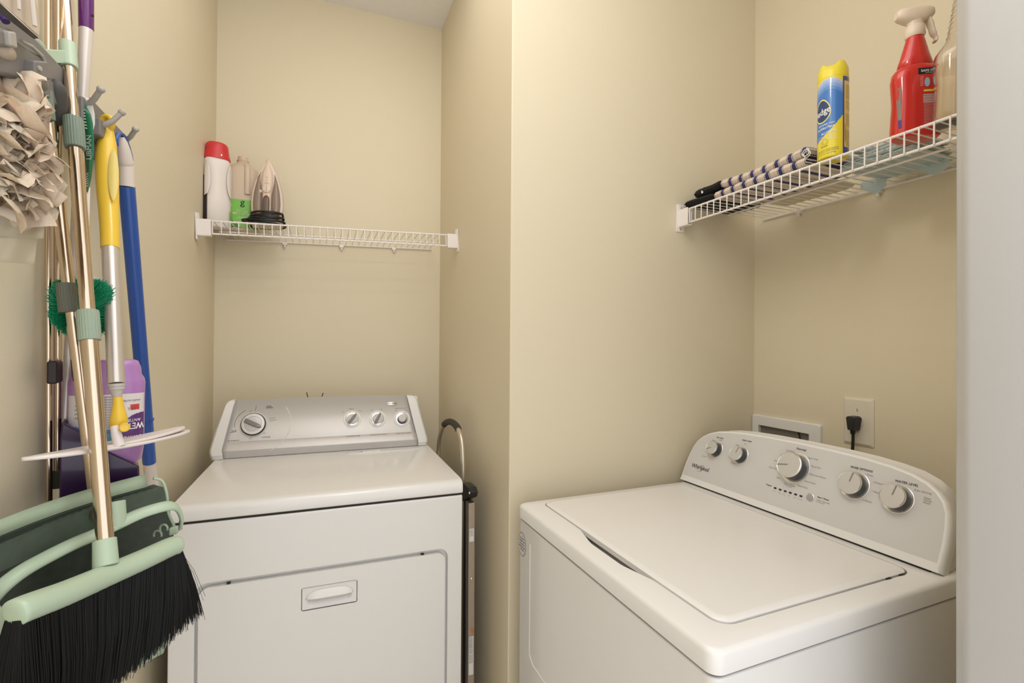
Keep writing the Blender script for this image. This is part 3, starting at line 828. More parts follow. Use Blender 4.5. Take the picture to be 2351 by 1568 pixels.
for i in range(NU):
    r = []
    for j in range(NV):
        u, v = i/(NU-1), j/(NV-1); x = -.057+.114*u
        r.append((x, -(1-(abs(x)/.0611)**3.4)**(1/3.4)*.0556, .008+.105*v)); cols.append(vlabel(u, v)+(1,))
    rows.append(r)
b.strip(rows); vl = b.build('label', paint_mat('vinegar_label_print', .4, .1), t, smooth=60, colors=cols)
def wrap_se(a0, sc, rx, ry, ex, off):
    """wrap flat x around a superellipse starting from angle a0 (degrees)"""
    def f(x, z):
        k = min(.999, abs(x)/(rx+off)); return (x, -(1-k**ex)**(1/ex)*(ry+off), z)
    return f
tx = MB(); W_ = wrap_se(270, .058, .0605, .055, 3.4, .0010)
add_text(tx, 'g', .034, W_, x=.006, y=.092, bold=.0006)
tx.build('label_letter', mat('dark_green_print', (.02, .07, .02), .5), vl, smooth=0)
tx = MB()
add_text(tx, 'Distilled', .0115, W_, x=.006, y=.066, bold=.0003); add_text(tx, 'White Vinegar', .0115, W_, x=.008, y=.056, bold=.0003)
add_text(tx, 'FOR COOKING,\nCLEANING & MORE', .0045, W_, x=.008, y=.046)
tx.build('label_lettering', mat('pale_green_print', (.70, .78, .50), .5), vl, smooth=0)

# 3. iron standing on its heel
p0 = at(613, 512, Y=1.985); bx0 = p0.x
t = thing('steam_iron', (bx0, 1.985, s1z(bx0)+.003), -.02)
t.rotation_euler = (-.10, 0, -.03)
tag(t, 'beige and taupe steam iron standing on its heel, cord wrapped round its base', 'iron')
ironb = mat('iron_beige_plastic', (.70, .56, .46), .35, var=.01); taupe = mat('iron_smoky_taupe', (.27, .20, .155), .25, var=.03, coat=.3)
taupe2 = mat('iron_dark_taupe', (.13, .10, .08), .35); sole = mat('iron_soleplate', (.35, .32, .30), .3, metal=.8)
def iw(z): # half width of the sole at height z
    k = z/.268
    return max(.0005, .0545*(1-max(0, (k-.30)/.70)**2.05)*(1-.10*max(0, (.30-k)/.30)))
def ibody(d0, d1, inset, z0, z1, N=26, dome=0):
    b = MB(); rows = []
    for i in range(N+1):
        z = z0+(z1-z0)*i/N; w_ = max(iw(z)-inset, .0006); rows.append([(x, y, z) for x, y in ((-w_, d0), (-w_, d1+dome*.4), (-w_*.6, d1), (0, d1-dome), (w_*.6, d1), (w_, d1+dome*.4), (w_, d0))])
    b.strip(rows); b.add(rows[0], [tuple(range(7))]); b.add(rows[-1], [tuple(range(7))]); b.strip([[r[0] for r in rows], [r[-1] for r in rows]]); return b
ibody(.014, .006, 0, 0, .268).build('soleplate', sole, t, bevel=.001)
ibody(.006, -.014, .0025, 0, .262, dome=.004).build('iron_shell', ironb, t, smooth=50, bevel=.004)
# smoky side windows
for sx in (-1, 1):
    b = MB(); rows = []
    for i in range(19):
        z = .024+.175*i/18; k = i/18; wo = iw(z)-.0095; wi = .015+.0*k if k < .45 else .015+(wo-.015)*((k-.45)/.55)**2.0
        rows.append([(sx*wi, -.0190, z), (sx*(wi+wo)/2, -.0200, z), (sx*wo, -.0178, z)])
    b.strip(rows); b.build('water_window', taupe, t, smooth=50, solid=.0015, offset=0)
    MB().add([(sx*.0165, -.0202, .024), (sx*.042, -.0196, .024), (sx*.0425, -.0196, .058-.004*sx), (sx*.0165, -.0205, .063-.004*sx)], [(0, 1, 2, 3)]).build('water_level', mat('iron_water_tone', (.20, .145, .105), .3), t, smooth=0)
# spine: handle root, dial, buttons
b = MB(); rows = []
for i in range(20):
    z = .0+.235*i/19; k = i/19; w_ = .0145+.004*math.sin(PI*min(1, max(0, (k-.55)/.4))) if k > .5 else .0140
    if k > .85: w_ *= 1-.6*((k-.85)/.15)**2
    y = -.020-.014*math.sin(PI*min(k*1.05, 1))
    rows.append([(-w_, -.014, z), (-w_*.95, y+.004, z), (-w_*.5, y, z), (w_*.5, y, z), (w_*.95, y+.004, z), (w_, -.014, z)])
b.strip(rows); b.add(rows[0], [tuple(range(6))]); b.add(rows[-1], [tuple(range(6))]); b.build('handle', ironb, t, smooth=60)
b = MB(); rows = []
for i in range(14):
    z = .012+.098*i/13; k = i/13; w_ = .0100*(1 if k < .8 else math.sqrt(max(.02, 1-((k-.8)/.2)**2))); y = -.0345-.004*math.sin(PI*k)
    rows.append([(-w_, y+.002, z), (-w_*.5, y, z), (w_*.5, y, z), (w_, y+.002, z)])
b.strip(rows); b.build('handle_grip', taupe2, t, smooth=60, solid=.003, offset=1)
MB().lathe([(.0042, 0), (.0038, .0015), (.0004, .002)], (0, -.0385, .104), (0, -1, 0), n=18).build('indicator_light', mat('red_indicator', (.35, .02, .02), .3), t)
b = MB(); b.lathe([(.0135, 0), (.0135, .004), (.012, .005), (.0004, .005)], (0, -.0335, .134), (0, -1, 0), n=32); b.build('temperature_dial', ironb, t)
MB().box(-.0004, .0004, -.0392, -.0384, .122, .146).build('dial_line', taupe2, t)
b = MB(); b.lathe([(.0062, 0), (.0058, .0012), (.0004, .0016)], (-.021, -.0190, .131), (0, -1, 0), n=24, mi=0); b.lathe([(.0078, 0), (.0074, .0006)], (-.021, -.0186, .131), (0, -1, 0), n=24, mi=1); b.build('steam_button', [ironb, taupe2], t)
b = MB()
add_text(b, 'STEAM', .0050, lambda x, z: (x, -.0352, z), y=.155); add_text(b, 'II', .006, lambda x, z: (x, -.0352, z), y=.166); add_text(b, 'IRON', .004, lambda x, z: (x, -.0335, z), y=.178); b.build('dial_lettering', taupe2, t, smooth=0)
b = MB(); b.tube([(-.034, -.0188, .178), (-.020, -.0190, .205)], .0006, 5); b.build('shell_seam', taupe2, t)
# cord coils
cord = mat('black_cord', (.012, .011, .012), .35)
cd = MB(); random.seed(3)
for k in range(8):
    z0_ = .004+.0058*k; pts = []
    for i in range(36):
        a = 2*PI*i/36; rr = .060-.0016*k+random.uniform(-.0012, .0012)
        pts.append(Vector((rr*math.cos(a)*(1.05), -.004+.036*math.sin(a)*(1+.05*math.sin(k)), z0_+.012*(1-math.cos(a+.5+.3*k))*(.6 if math.sin(a) < 0 else .2)+.010*math.cos(a)*((-1)**k)*.4)))
    cd.tube(pts, .0037, 8, closed=True)
cd.build('power_cord', cord, t, smooth=60)
MB().tube([(-.075, -.03, .010), (-.055, -.038, .014)], [.0075, .006], 12).build('cord_plug', cord, t)

# ------------------------------------------------------------------ things on the shelf above the washer
DZ = S2Z + .0045
# black cloths at the far end
blk = mat('black_cloth', (.012, .011, .012), .9, bump=.8, bscale=500, var=.3)
def soft_slab(mb, cx, cy, z0, sx, sy, th, rot=0, wav=.004, seed=0, nu=34, nv=26, rnd=.5, lift=None, mi=None):
    """a folded cloth layer: flat pillow with a rounded edge all the way round"""
    c, s = math.cos(rot), math.sin(rot); rows = []
    prof = []
    M = 8
    def H(x, y, k): return wav*noise.noise(Vector((x*11+seed*7, y*11+seed*3, k)))
    top, bot = [], []
    for i in range(nu+1):
        rt, rb = [], []
        for j in range(nv+1):
            u, v = -1+2*i/nu, -1+2*j/nv
            e = max(abs(u), abs(v)); d = (1-e)*min(sx, sy)/2
            k = math.sqrt(max(0, 1-(1-min(1, d/(th*rnd)))**2)) if e < 1 else 0
            x, y = u*sx/2+.35*H(u*2, v*2, 9), v*sy/2+.35*H(v*2, u*2, 5)
            X, Y = cx+x*c-y*s, cy+x*s+y*c
            zl = lift(u, v) if lift else 0
            h = H(x, y, 1)
            rt.append((X, Y, z0+th/2+k*(th/2)+h+zl)); rb.append((X, Y, z0+th/2-k*(th/2)+h*.35+zl))
        top.append(rt); bot.append(rb)
    mb.strip(top, mi=mi); mb.strip(bot, mi=mi)
    return mb
bl = MB(); soft_slab(bl, 1.225, 1.226, DZ+.001, .225, .115, .024, .04, .005, 1)
o = bl.build('black_cloth', blk, None, smooth=70); tag(o, 'crumpled black cloth lying flat at the far end of the long shelf', 'cloth', 'black cloths on the long shelf')
bl = MB(); soft_slab(bl, 1.225, 1.222, DZ+.0285, .17, .100, .034, .12, .010, 5, lift=lambda u, v: .008*u*v+.008*(v > 0)*v)
bl.add([(1.1380, 1.232, DZ+.046), (1.1370, 1.226, DZ+.038), (1.1380, 1.220, DZ+.042), (1.1370, 1.227, DZ+.050)], [(0, 1, 2, 3)], 1)
o = bl.build('black_cloth', [blk, whiteink], None, smooth=70); tag(o, 'folded black cloth with a small white mark, on top of the other black cloth', 'cloth', 'black cloths on the long shelf')
# striped towels ------------------------------------------------------
def stripe_mat(name, period, phase):
    m = bpy.data.materials.new(name); m.use_nodes = True; n = m.node_tree.nodes; L = m.node_tree.links
    b_ = n['Principled BSDF']; b_.inputs['Roughness'].default_value = .92
    tc = n.new('ShaderNodeTexCoord'); sp = n.new('ShaderNodeSeparateXYZ'); L.new(tc.outputs['Object'], sp.inputs[0])
    def mt(op, a, b2=None):
        q = n.new('ShaderNodeMath'); q.operation = op
        for i, v in enumerate((a, b2)):
            if v is None: continue
            if isinstance(v, (int, float)): q.inputs[i].default_value = v
            else: L.new(v, q.inputs[i])
        return q.outputs[0]
    nz = n.new('ShaderNodeTexNoise'); nz.inputs['Scale'].default_value = 9; L.new(tc.outputs['Object'], nz.inputs['Vector'])
    y = mt('ADD', sp.outputs['Y'], mt('MULTIPLY', mt('SUBTRACT', nz.outputs['Fac'], .5), .006))
    fr = mt('FRACT', mt('ADD', mt('DIVIDE', y, period), phase))
    cr = n.new('ShaderNodeValToRGB'); cr.color_ramp.interpolation = 'CONSTANT'
    e = cr.color_ramp.elements; B = (.78, .65, .54, 1); NV_ = (.055, .045, .17, 1); K = (.02, .017, .03, 1); Wh = (.80, .76, .72, 1)
    e[0].position = 0; e[0].color = B; e[1].position = .50; e[1].color = K
    for p_, c_ in ((.535, Wh), (.585, K), (.615, NV_), (.835, K), (.865, Wh), (.915, K), (.95, B)):
        q = e.new(p_); q.color = c_
    L.new(fr, cr.inputs[0])
    wv = n.new('ShaderNodeTexNoise'); wv.inputs['Scale'].default_value = 700; L.new(tc.outputs['Object'], wv.inputs['Vector'])
    mx = n.new('ShaderNodeMix'); mx.data_type = 'RGBA'; mx.blend_type = 'MULTIPLY'; mx.inputs['Factor'].default_value = .28
    L.new(cr.outputs[0], mx.inputs['A']); L.new(wv.outputs['Fac'], mx.inputs['B']); L.new(mx.outputs['Result'], b_.inputs['Base Color'])
    bp = n.new('ShaderNodeBump'); bp.inputs['Strength'].default_value = .5; bp.inputs['Distance'].default_value = .001
    L.new(wv.outputs['Fac'], bp.inputs['Height']); L.new(bp.outputs['Normal'], b_.inputs['Normal'])
    return m
sm1, sm2 = stripe_mat('striped_towel_upper', .0405, .30), stripe_mat('striped_towel_lower', .0405, .82)
creamc = mat('cream_cloth', (.74, .66, .48), .9, bump=.6, bscale=600, var=.06)
b = MB(); soft_slab(b, 1.350, 1.03, DZ+.001, .120, .215, .018, .05, .006, 21)
o = b.build('cream_cloth', creamc, None, smooth=70); tag(o, 'crumpled cream cloth at the bottom of the striped towel pile', 'cloth')
b = MB(); soft_slab(b, 1.212, 1.008, DZ+.001, .180, .318, .024, -.02, .004, 11, nu=40, nv=44)
o = b.build('striped_towel', sm2, None, smooth=70); tag(o, 'folded navy striped dish towel, the lower one of the pile, on the wire', 'towel', 'striped towels on the long shelf')
b = MB(); soft_slab(b, 1.225, 1.002, DZ+.0245, .185, .300, .027, -.02, .004, 17, nu=40, nv=44, lift=lambda u, v: .009*max(0, v)**2+.003*max(0, -v))
o = b.build('striped_towel', sm1, None, smooth=70); tag(o, 'folded navy striped dish towel on top of the pile beside the yellow spray can', 'towel', 'striped towels on the long shelf')
b = MB()
cpos = Vector((1.132, .856, DZ+.030))
for k in range(2):
    pts = [cpos+Vector((-.004-.004*k, .009*math.cos(a), .008*math.sin(a)+.003*k)) for a in [2*PI*i/16 for i in range(16)]]; b.tube(pts, .0012, 6, closed=True)
b.build('hanging_loop', whiteink, o)
# light blue cloths -----------------------------------------------------
bluec = mat('pale_blue_cloth', (.56, .66, .66), .9, bump=.5, bscale=500, var=.06)
for k, (cx, cy, z, sx, sy, th, rot, sd, lab_) in enumerate((
        (1.332, .772, .000, .180, .165, .009, .04, 31, 'pale blue cloth at the bottom of the folded blue pile, corners drooping through the wires'),
        (1.330, .772, .0115, .170, .155, .009, -.05, 33, 'pale blue folded cloth second from the bottom of the blue pile'),
        (1.332, .770, .0225, .160, .150, .010, .07, 35, 'pale blue folded cloth second from the top of the blue pile'),
        (1.340, .772, .0345, .14, .145, .014, -.10, 37, 'pale blue folded cloth on top of the blue pile beside the red spray bottle'))):
    b = MB(); soft_slab(b, cx, cy, DZ+z+.001, sx, sy, th, rot, .005, sd, nu=30, nv=30, lift=(lambda u, v: .016*max(0, v)) if k == 3 else None)
    if k == 0:
        # corners that hang down behind the wires
        for (x0, y0, x1, y1, dz) in ((1.395, .83, 1.385, .89, -.035), (1.39, .69, 1.385, .75, -.030)):
            rows = []
            for i in range(7):
                s_ = i/6; rows.append([(x0+(x1-x0)*j/6-.004*s_, y0+(y1-y0)*j/6, DZ+.004+dz*s_*(1-abs(j/6-.4)*1.2)-.010*s_) for j in range(7)])
            b.strip(rows)
    o = b.build('blue_cloth', bluec, None, smooth=70); tag(o, lab_, 'cloth', 'pale blue cloths on the long shelf')

# furniture polish can ---------------------------------------------------
cc = Vector((1.180, .800, DZ))
cp_ = at(1912, 368, Z=DZ); cc = Vector((cp_.x, cp_.y, DZ))
t = thing('polish_can', tuple(cc)); 
tag(t, 'yellow and blue aerosol polish can with a yellow cap, beside the striped towels', 'spray can')
R_ = .0325; HC = .230
view = math.atan2(-cc.y, -cc.x)      # direction from the can towards the room centre
def canpaint(x, z):                  # x: arc length to the right of the visible middle, z height
    x += .0
    k = z/HC
    if x > .021:                     # framed side panel
        if x > .0245 and .02 < z < .178: return (.80, .60, .12)
        return (.03, .06, .30)
    wave_lo = .040+ .055*((x+.05)/.07)**1.8 if x > -.05 else .04
    cy_ = .150+.018*math.cos((x+.010)/.022)
    if z < wave_lo: return (.80, .66, .03)
    if z > cy_+.022: return (.80, .66, .03)
    top = cy_+.022-z
    if top < .005: return (.50, .55, .78)
    if top < .012: return (.38, .47, .75)
    if top < .020: return (.22, .38, .70)
    if top < .028: return (.12, .28, .62)
    return (.045, .19, .55)
b = MB(); cols = []; rows = []; NA, NZ = 160, 130
for i in range(NA+1):
    r = []
    for j in range(NZ+1):
        a = view+PI-2*PI*i/NA; x = (i/NA-.5)*2*PI*R_; z = .004+.184*j/NZ
        r.append((R_*math.cos(view+(x/R_)), R_*math.sin(view+(x/R_)), z)); cols.append(canpaint(x, z)+(1,))
    rows.append(r)
b.strip(rows); cb = b.build('can_label', paint_mat('polish_can_print', .28, .4), t, smooth=60, colors=cols)
yel = mat('yellow_cap_plastic', (.80, .66, .04), .35, coat=.2)
b = MB(); b.lathe([(.028, 0), (.0318, .001), (.0325, .004)], n=48, mi=1)
b.lathe([(.0325, .188), (.0322, .190), (.0308, .194)], n=48, mi=1)
b.build('can_rim', [yel, yel], t)
rows = []
for s_ in (0, .55, .8, .93, 1.0):
    r = []
    for k in range(48):
        a = 2*PI*k/48; d = a-view; dip = .011*math.exp(-(math.atan2(math.sin(d+.15), math.cos(d+.15))/.62)**4)
        rr = .0322-.0010*s_-(.006*(s_-.55)/.45 if s_ > .55 else 0)*(.6+.4*s_)
        r.append((rr*math.cos(a), rr*math.sin(a),   .191+(.040-dip)*min(1, s_*1.02)))
    rows.append(r)
rows.append([(x*.55, y*.55, .220) for x, y, z in rows[-1]])
b = MB().strip(rows, closed=True); b.add(rows[-1], [tuple(range(48))]); b.build('spray_cap', yel, t, smooth=50)
b = MB(); q = Vector((math.cos(view-.1), math.sin(view-.1), 0)); b.lathe([(.0052, 0), (.0048, .005), (.003, .006)], q*.017+Vector((0, 0, .217)), (0, 0, 1), n=18); b.build('nozzle_button', yel, t)
def cw(x0=0, off=.0004):
    def f(x, z): a = view+(x+x0)/R_; return ((R_+off)*math.cos(a), (R_+off)*math.sin(a), z)
    return f
# pointed oval badge, mostly round the left side of the can
bd = MB(); pts = []
def lens(s_):
    return [(-.024+s_*.0200*math.sin(2*PI*i/40)*(1-.15*math.cos(2*PI*i/40)), .1135+s_*.0260*(math.cos(2*PI*i/40)+.10*math.cos(2*PI*i/40)**3)) for i in range(40)]
W0 = cw(0, .0005); bd.ring(lens(1), lens(.90), lambda x, z: W0(x, z), 0); W1 = cw(0, .0004)
L9 = lens(.90); 
for s0, s1 in ((.90, .6), (.6, .3), (.3, .02)): bd.ring(lens(s0), lens(s1), lambda x, z: W1(x, z), 1)
bd.ring(lens(.70), lens(.35), lambda x, z: cw(0, .0005)(x*1, z-.003), 2) if False else None
bd.build('badge', [mat('badge_yellow', (.85, .75, .18), .4), mat('badge_navy', (.03, .055, .16), .4)], cb, smooth=0)
tx = MB()
add_text(tx, 'Pledge', .0215, cw(0, .0009), 'RIGHT', x=-.0035, y=.108, rot=.18, sx=.8, bold=.0005)
add_text(tx, 'everyday clean', .0062, cw(0, .0007), 'RIGHT', x=.004, y=.079, rot=.05, bold=.0002)
add_text(tx, 'multisurface', .0085, cw(0, .0007), 'RIGHT', x=.004, y=.070, rot=.05, bold=.0003)
add_text(tx, 'ALLERGEN', .0070, cw(0, .0007), 'RIGHT', x=.008, y=.0575, rot=.05, bold=.0003)
for k in range(3): add_text(tx, 'removes dust & allergens', .0042, cw(0, .0007), 'RIGHT', x=.008, y=.052-k*.005, rot=.05)
tx.build('white_lettering', whiteink, cb, smooth=0)
tx = MB(); add_text(tx, 'lemon', .0065, cw(), 'RIGHT', x=-.010, y=.026, rot=.05); 
for k in range(2): add_text(tx, 'CONTENTS UNDER PRESSURE', .0036, cw(), 'RIGHT', x=.012, y=.019-k*.004, rot=.05)
add_text(tx, 'NET WT 9.7 OZ (275g)', .0045, cw(), 'RIGHT', x=.006, y=.009, rot=.05)
for k in range(34): add_text(tx, 'Directions for use', .0036, cw(), 'LEFT', x=.0285, y=.024+k*.0043) if k not in (9, 10, 18, 19, 25) else None
for k in range(20): add_text(tx, '||', .006, cw(), 'LEFT', x=.026, y=.035+k*.0018)
tx.build('dark_lettering', ink, cb, smooth=0)
lm = MB(); lm.add([cw(0, .0005)(-.018+.0085*math.cos(2*PI*i/24), .0365+.0095*math.sin(2*PI*i/24)) for i in range(24)], [tuple(range(24))]); lm.build('lemon_drawing', mat('lemon_drawing', (.62, .50, .03), .5), cb, smooth=0)

# red trigger bottle --------------------------------------------------------
redb = mat('red_bottle_plastic', (.60, .022, .018), .20, coat=.5, var=.02)
rb0 = at(2098, 312, Z=DZ+.002)
rb0 = at(2100, 320, Z=DZ+.002)
t = thing('trigger_bottle', (rb0.x, rb0.y, DZ+.001), math.radians(-32))
t.location.z = DZ+.001; t.scale = (.88, .92, .85)
tag(t, 'red cleaner spray bottle with a cream trigger head, beside the clear bottle', 'spray bottle')
bx_, by_ = .050, .030
loft = [(0, bx_*.90, by_*.88, 3.4), (.004, bx_*.98, by_*.97, 3.4), (.020, bx_, by_, 3.2), (.095, bx_*.93, by_*.95, 3), (.150, bx_, by_, 2.8), (.170, bx_*.97, by_*.98, 2.6), (.180, bx_*.84, by_*.9, 2.4), (.184, bx_*.70, by_*.80, 2.2), (.189, bx_*.74, by_*.84, 2.2),
        (.205, bx_*.66, by_*.78, 2.1), (.235, bx_*.50, by_*.66, 2), (.262, bx_*.36, by_*.55, 2), (.268, bx_*.33, by_*.5, 2)]
b = MB(); loftz(b, loft, 48); rbo = b.build('bottle_body', redb, t, smooth=40)
# feet: stands on the two blue cloths
cream = mat('cream_trigger_plastic', (.78, .66, .54), .4, var=.01)
b = MB(); loftz(b, [(.262, .0185, .0175, 2), (.268, .0215, .020, 2), (.290, .0195, .018, 2), (.292, .017, .016, 2)], 36); b.build('trigger_collar', cream, t, smooth=50)
b = MB()
rows = []
for x, w_, zc, h in ((-.042, .008, .323, .0085), (-.036, .014, .323, .0145), (-.022, .0175, .3205, .018), (-.004, .0175, .317, .0235), (.014, .0165, .318, .0225), (.027, .0145, .322, .017), (.037, .011, .324, .012), (.041, .006, .324, .007)):
    rows.append([(x, w_*sup(2*PI*k/20, 2.5)[0], zc+h*sup(2*PI*k/20, 2.5)[1]) for k in range(20)])
b.strip(rows, closed=True); b.add(rows[0], [tuple(range(20))]); b.add(rows[-1], [tuple(range(20))])
loftz(b, [(.290, .0165, .0150, 2.2), (.302, .0175, .0150, 2.2), (.315, .022, .0155, 2.3)], 24)
b.build('trigger_head', cream, t, smooth=60)
b = MB(); b.tube(smooth_path([Vector(q) for q in ((.026, 0, .312), (.034, 0, .292), (.039, 0, .272), (.046, 0, .256), (.043, 0, .248))], 4), [.009]*5+[.008]*5+[.006]*7, 12, ell=((0, 1, 0), 1.2, .6)); b.build('trigger_lever', cream, t, smooth=60)
def rw(side, off=.0008):
    # wrap on the long face that looks into the room (local -y)
    def f(x, z):
        zz = np.interp(z, [p_[0] for p_ in loft], [p_[1] for p_ in loft]); yy = np.interp(z, [p_[0] for p_ in loft], [p_[2] for p_ in loft]); e_ = np.interp(z, [p_[0] for p_ in loft], [p_[3] for p_ in loft])
        xx = max(-.999, min(.999, x/zz)); y = (1-abs(xx)**e_)**(1/e_)*yy
        return (x, -y-off, z)
    return f
lab_m = [mat('black_band_print', (.015, .014, .015), .4), mat('grey_brown_label', (.22, .20, .17), .45), mat('purple_label', (.06, .03, .22), .45), mat('yellow_band_print', (.75, .62, .06), .4), mat('pale_print_block', (.55, .42, .40), .5)]
b = MB(); f_ = rw(0)
def patch(x0, x1, z0, z1, mi, off=.0006, n=8):
    g_ = rw(0, off); b.grid(n, 4, lambda u, v: g_(x0+(x1-x0)*u, z0+(z1-z0)*v), mi)
patch(-.010, .034, .152, .168, 0)
patch(.002, .030, .108, .113, 3)
for k in range(5): patch(.001, .031, .0985-k*.0045, .1015-k*.0045, 4, n=6)
for k in range(16): patch(.002, .029-.004*(k % 3), .0775-k*.0038, .0785-k*.0038, 4, n=5)
patch(-.0462, -.0415, .040, .128, 1, .0004, 3); patch(-.0462, -.0415, .022, .044, 2, .0006, 3)
b.build('printed_label', lab_m, rbo, smooth=0)
tx = MB(); add_text(tx, 'SAFE FOR', .0085, rw(0, .0014), 'LEFT', x=-.005, y=.157, bold=.0003); add_text(tx, 'most surfaces', .0035, rw(0, .0014), 'LEFT', x=.004, y=.1535)
for k in range(5): add_text(tx, 'SAFE', .0032, rw(0, .0010), 'LEFT', x=-.006, y=.143-k*.005, rot=-1.57+1.57)
tx.build('white_lettering', whiteink, rbo, smooth=0)
bb = MB(); g_ = rw(0, .001); bb.add([g_(.009+.006*math.cos(2*PI*i/20), .131+.0115*math.sin(2*PI*i/20)) for i in range(20)], [tuple(range(20))]); bb.build('blue_drawing', mat('pale_blue_drawing', (.30, .50, .58), .5), rbo, smooth=0)

# clear bottle at the doorway end -------------------------------------------
clear = bpy.data.materials.new('clear_bottle_plastic'); clear.use_nodes = True
cb_ = clear.node_tree.nodes['Principled BSDF']
cb_.inputs['Base Color'].default_value = (.97, .93, .88, 1); cb_.inputs['Roughness'].default_value = .06; cb_.inputs['Transmission Weight'].default_value = .96; cb_.inputs['IOR'].default_value = 1.45
c0 = at(2186, 302, Z=DZ+.002)
t = thing('clear_bottle', (c0.x-.030, c0.y-.044, DZ+.001), math.radians(-55)); t.scale = (1, 1, .82)
tag(t, 'clear plastic bottle of pale liquid at the doorway end of the long shelf', 'bottle')
cl = [(0, .050, .040, 4), (.004, .055, .045, 4), (.020, .056, .046, 4), (.09, .053, .043, 4), (.150, .056, .046, 3.6), (.168, .055, .045, 3.2), (.186, .046, .038, 2.6), (.205, .037, .033, 2.2)]
z = .205
for k in range(9):
    r_ = .034-.0016*k; cl += [(z+.003, r_+.0015, r_+.0012, 2), (z+.009, r_+.0018, r_+.0015, 2), (z+.012, r_-.0008, r_-.0010, 2)]; z += .0135
cl += [(z+.004, .017, .017, 2), (z+.03, .016, .016, 2)]
b = MB(); loftz(b, cl, 44); inner = [(q[0]+.001 if i < len(cl)-1 else q[0]-.001, q[1]-.0012, q[2]-.0012)+tuple(q[3:]) for i, q in enumerate(cl)]
clb = b.build('bottle_body', clear, t, smooth=60, solid=.0012, recalc=True)
liq = bpy.data.materials.new('pale_liquid'); liq.use_nodes = True
lb = liq.node_tree.nodes['Principled BSDF']; lb.inputs['Base Color'].default_value = (.96, .88, .76, 1); lb.inputs['Roughness'].default_value = .02; lb.inputs['Transmission Weight'].default_value = 1; lb.inputs['IOR'].default_value = 1.05
b = MB(); loftz(b, [(.004, .052, .042, 4), (.020, .0535, .0435, 4), (.09, .0505, .0405, 4), (.140, .0530, .0430, 3.6)], 40); b.build('liquid', liq, t, smooth=60)
b = MB()
def clw(x, zz): 
    yy = np.interp(zz, [p_[0] for p_ in cl], [p_[2] for p_ in cl]); return (x, -yy-.0008, zz)
b.grid(6, 14, lambda u, v: clw(.002+.006*math.sin(PI*v)*-1+.030*u, .055+.105*v), 0)
b.grid(5, 8, lambda u, v: (lambda q: (q[0], q[1]-.0006, q[2]))(clw(.006+.02*u-.004*v, .115+.022*v-.010*u)), 1)
b.build('label', [mat('dark_green_label', (.02, .10, .04), .4), mat('red_label_patch', (.55, .05, .05), .4)], clb, smooth=0)


# ------------------------------------------------------------------ broom rack and the tools hanging on the left wall
rackm = mat('grey_rack_plastic', (.20, .185, .17), .5, var=.03)
rackl = mat('light_grey_hook', (.40, .37, .33), .45)
mint = mat('mint_plastic', (.45, .56, .42), .38, var=.02, coat=.1)
mintg = mat('dusty_mint_plastic', (.36, .44, .32), .5, var=.08, vscale=60)
sage = mat('sage_ribbed_collar', (.19, .245, .19), .5)
pand = mat('dark_green_dustpan', (.052, .070, .056), .42, var=.35, vscale=90, coat=.15)
panm = mat('mid_green_dustpan', (.12, .165, .125), .38, var=.2, vscale=70, coat=.15)
chr2 = mat('polished_steel_tube', (.66, .54, .42), .13, metal=1, var=.02)
alus = mat('satin_silver_tube', (.66, .61, .57), .30, metal=.7, var=.01)
RK = thing('broom_rack', (0, 0, 0))
tag(RK, 'grey plastic broom rack with clamps and fold-out hooks, screwed to the left wall', 'rack')
b = MB(); b.box(WL, -.368, .56, 1.195, 1.655, 1.735); b.box(-.369, -.363, .58, 1.185, 1.665, 1.695); b.build('back_rail', rackm, RK, bevel=.004)
for i, (bp, tp, y) in enumerate((((204, 238), (231, 206), .945), ((243, 286), (279, 259), 1.024), ((291, 321), (311, 297), 1.094))):
    B_, T_ = at(*bp, X=-.347), at(*tp, X=-.326)
    m_ = Vector((-.362, B_.y+.004, B_.z-.004))
    h = MB(); h.tube([m_, B_, B_+(T_-B_)*.45+Vector((0, 0, -.003)), T_], [.0046, .0044, .0042, .0040], 12); h.lathe([(.0052, -.002), (.0056, 0), (.0056, .003), (.004, .005)], T_, (T_-B_), n=16)
    h.build('hook', rackl, RK, smooth=60)
    q = MB().box(-.369, -.350, B_.y-.012, B_.y+.012, 1.668, B_.z+.006); q.build('hook_block', rackm, RK, bevel=.003)
# clamps nearest the camera
def clampbox(pts, X, th, m_, nm, bev=.005):
    P_ = [at(px, py, X=X) for px, py in pts]; P_ = [(p.y, p.z) for p in P_]
    b = MB(); b.prism(P_, lambda y, z: (X, y, z), lambda y, z: (X-th, y, z)); return b.build(nm, m_, RK, bevel=bev)
clampbox([(-30, 60), (30, 66), (42, 84), (40, 112), (-30, 108)], -.325, .038, rackm, 'clamp')
clampbox([(22, 72), (38, 74), (42, 112), (26, 106)], -.320, .012, rackl, 'clamp_clip', .002)
clampbox([(-30, 100), (40, 92), (66, 112), (96, 126), (108, 150), (104, 196), (70, 196), (20, 176), (-30, 165)], -.335, .030, rackm, 'clamp')
clampbox([(80, 140), (110, 142), (118, 160), (118, 184), (80, 172)], -.325, .014, rackm, 'clamp_clip', .002)
c = at(90, 157, X=-.3245); MB().lathe([(.0032, 0), (.0028, .0015), (.0004, .002)], c, (1, -.3, 0), n=14).build('screw', rackl, RK)
b = MB(); b.tube([at(48, 94, X=-.334), at(72, 106, X=-.334), at(96, 128, X=-.334), at(106, 150, X=-.334)], .0022, 8); b.build('clamp_ridge', rackl, RK, smooth=60)
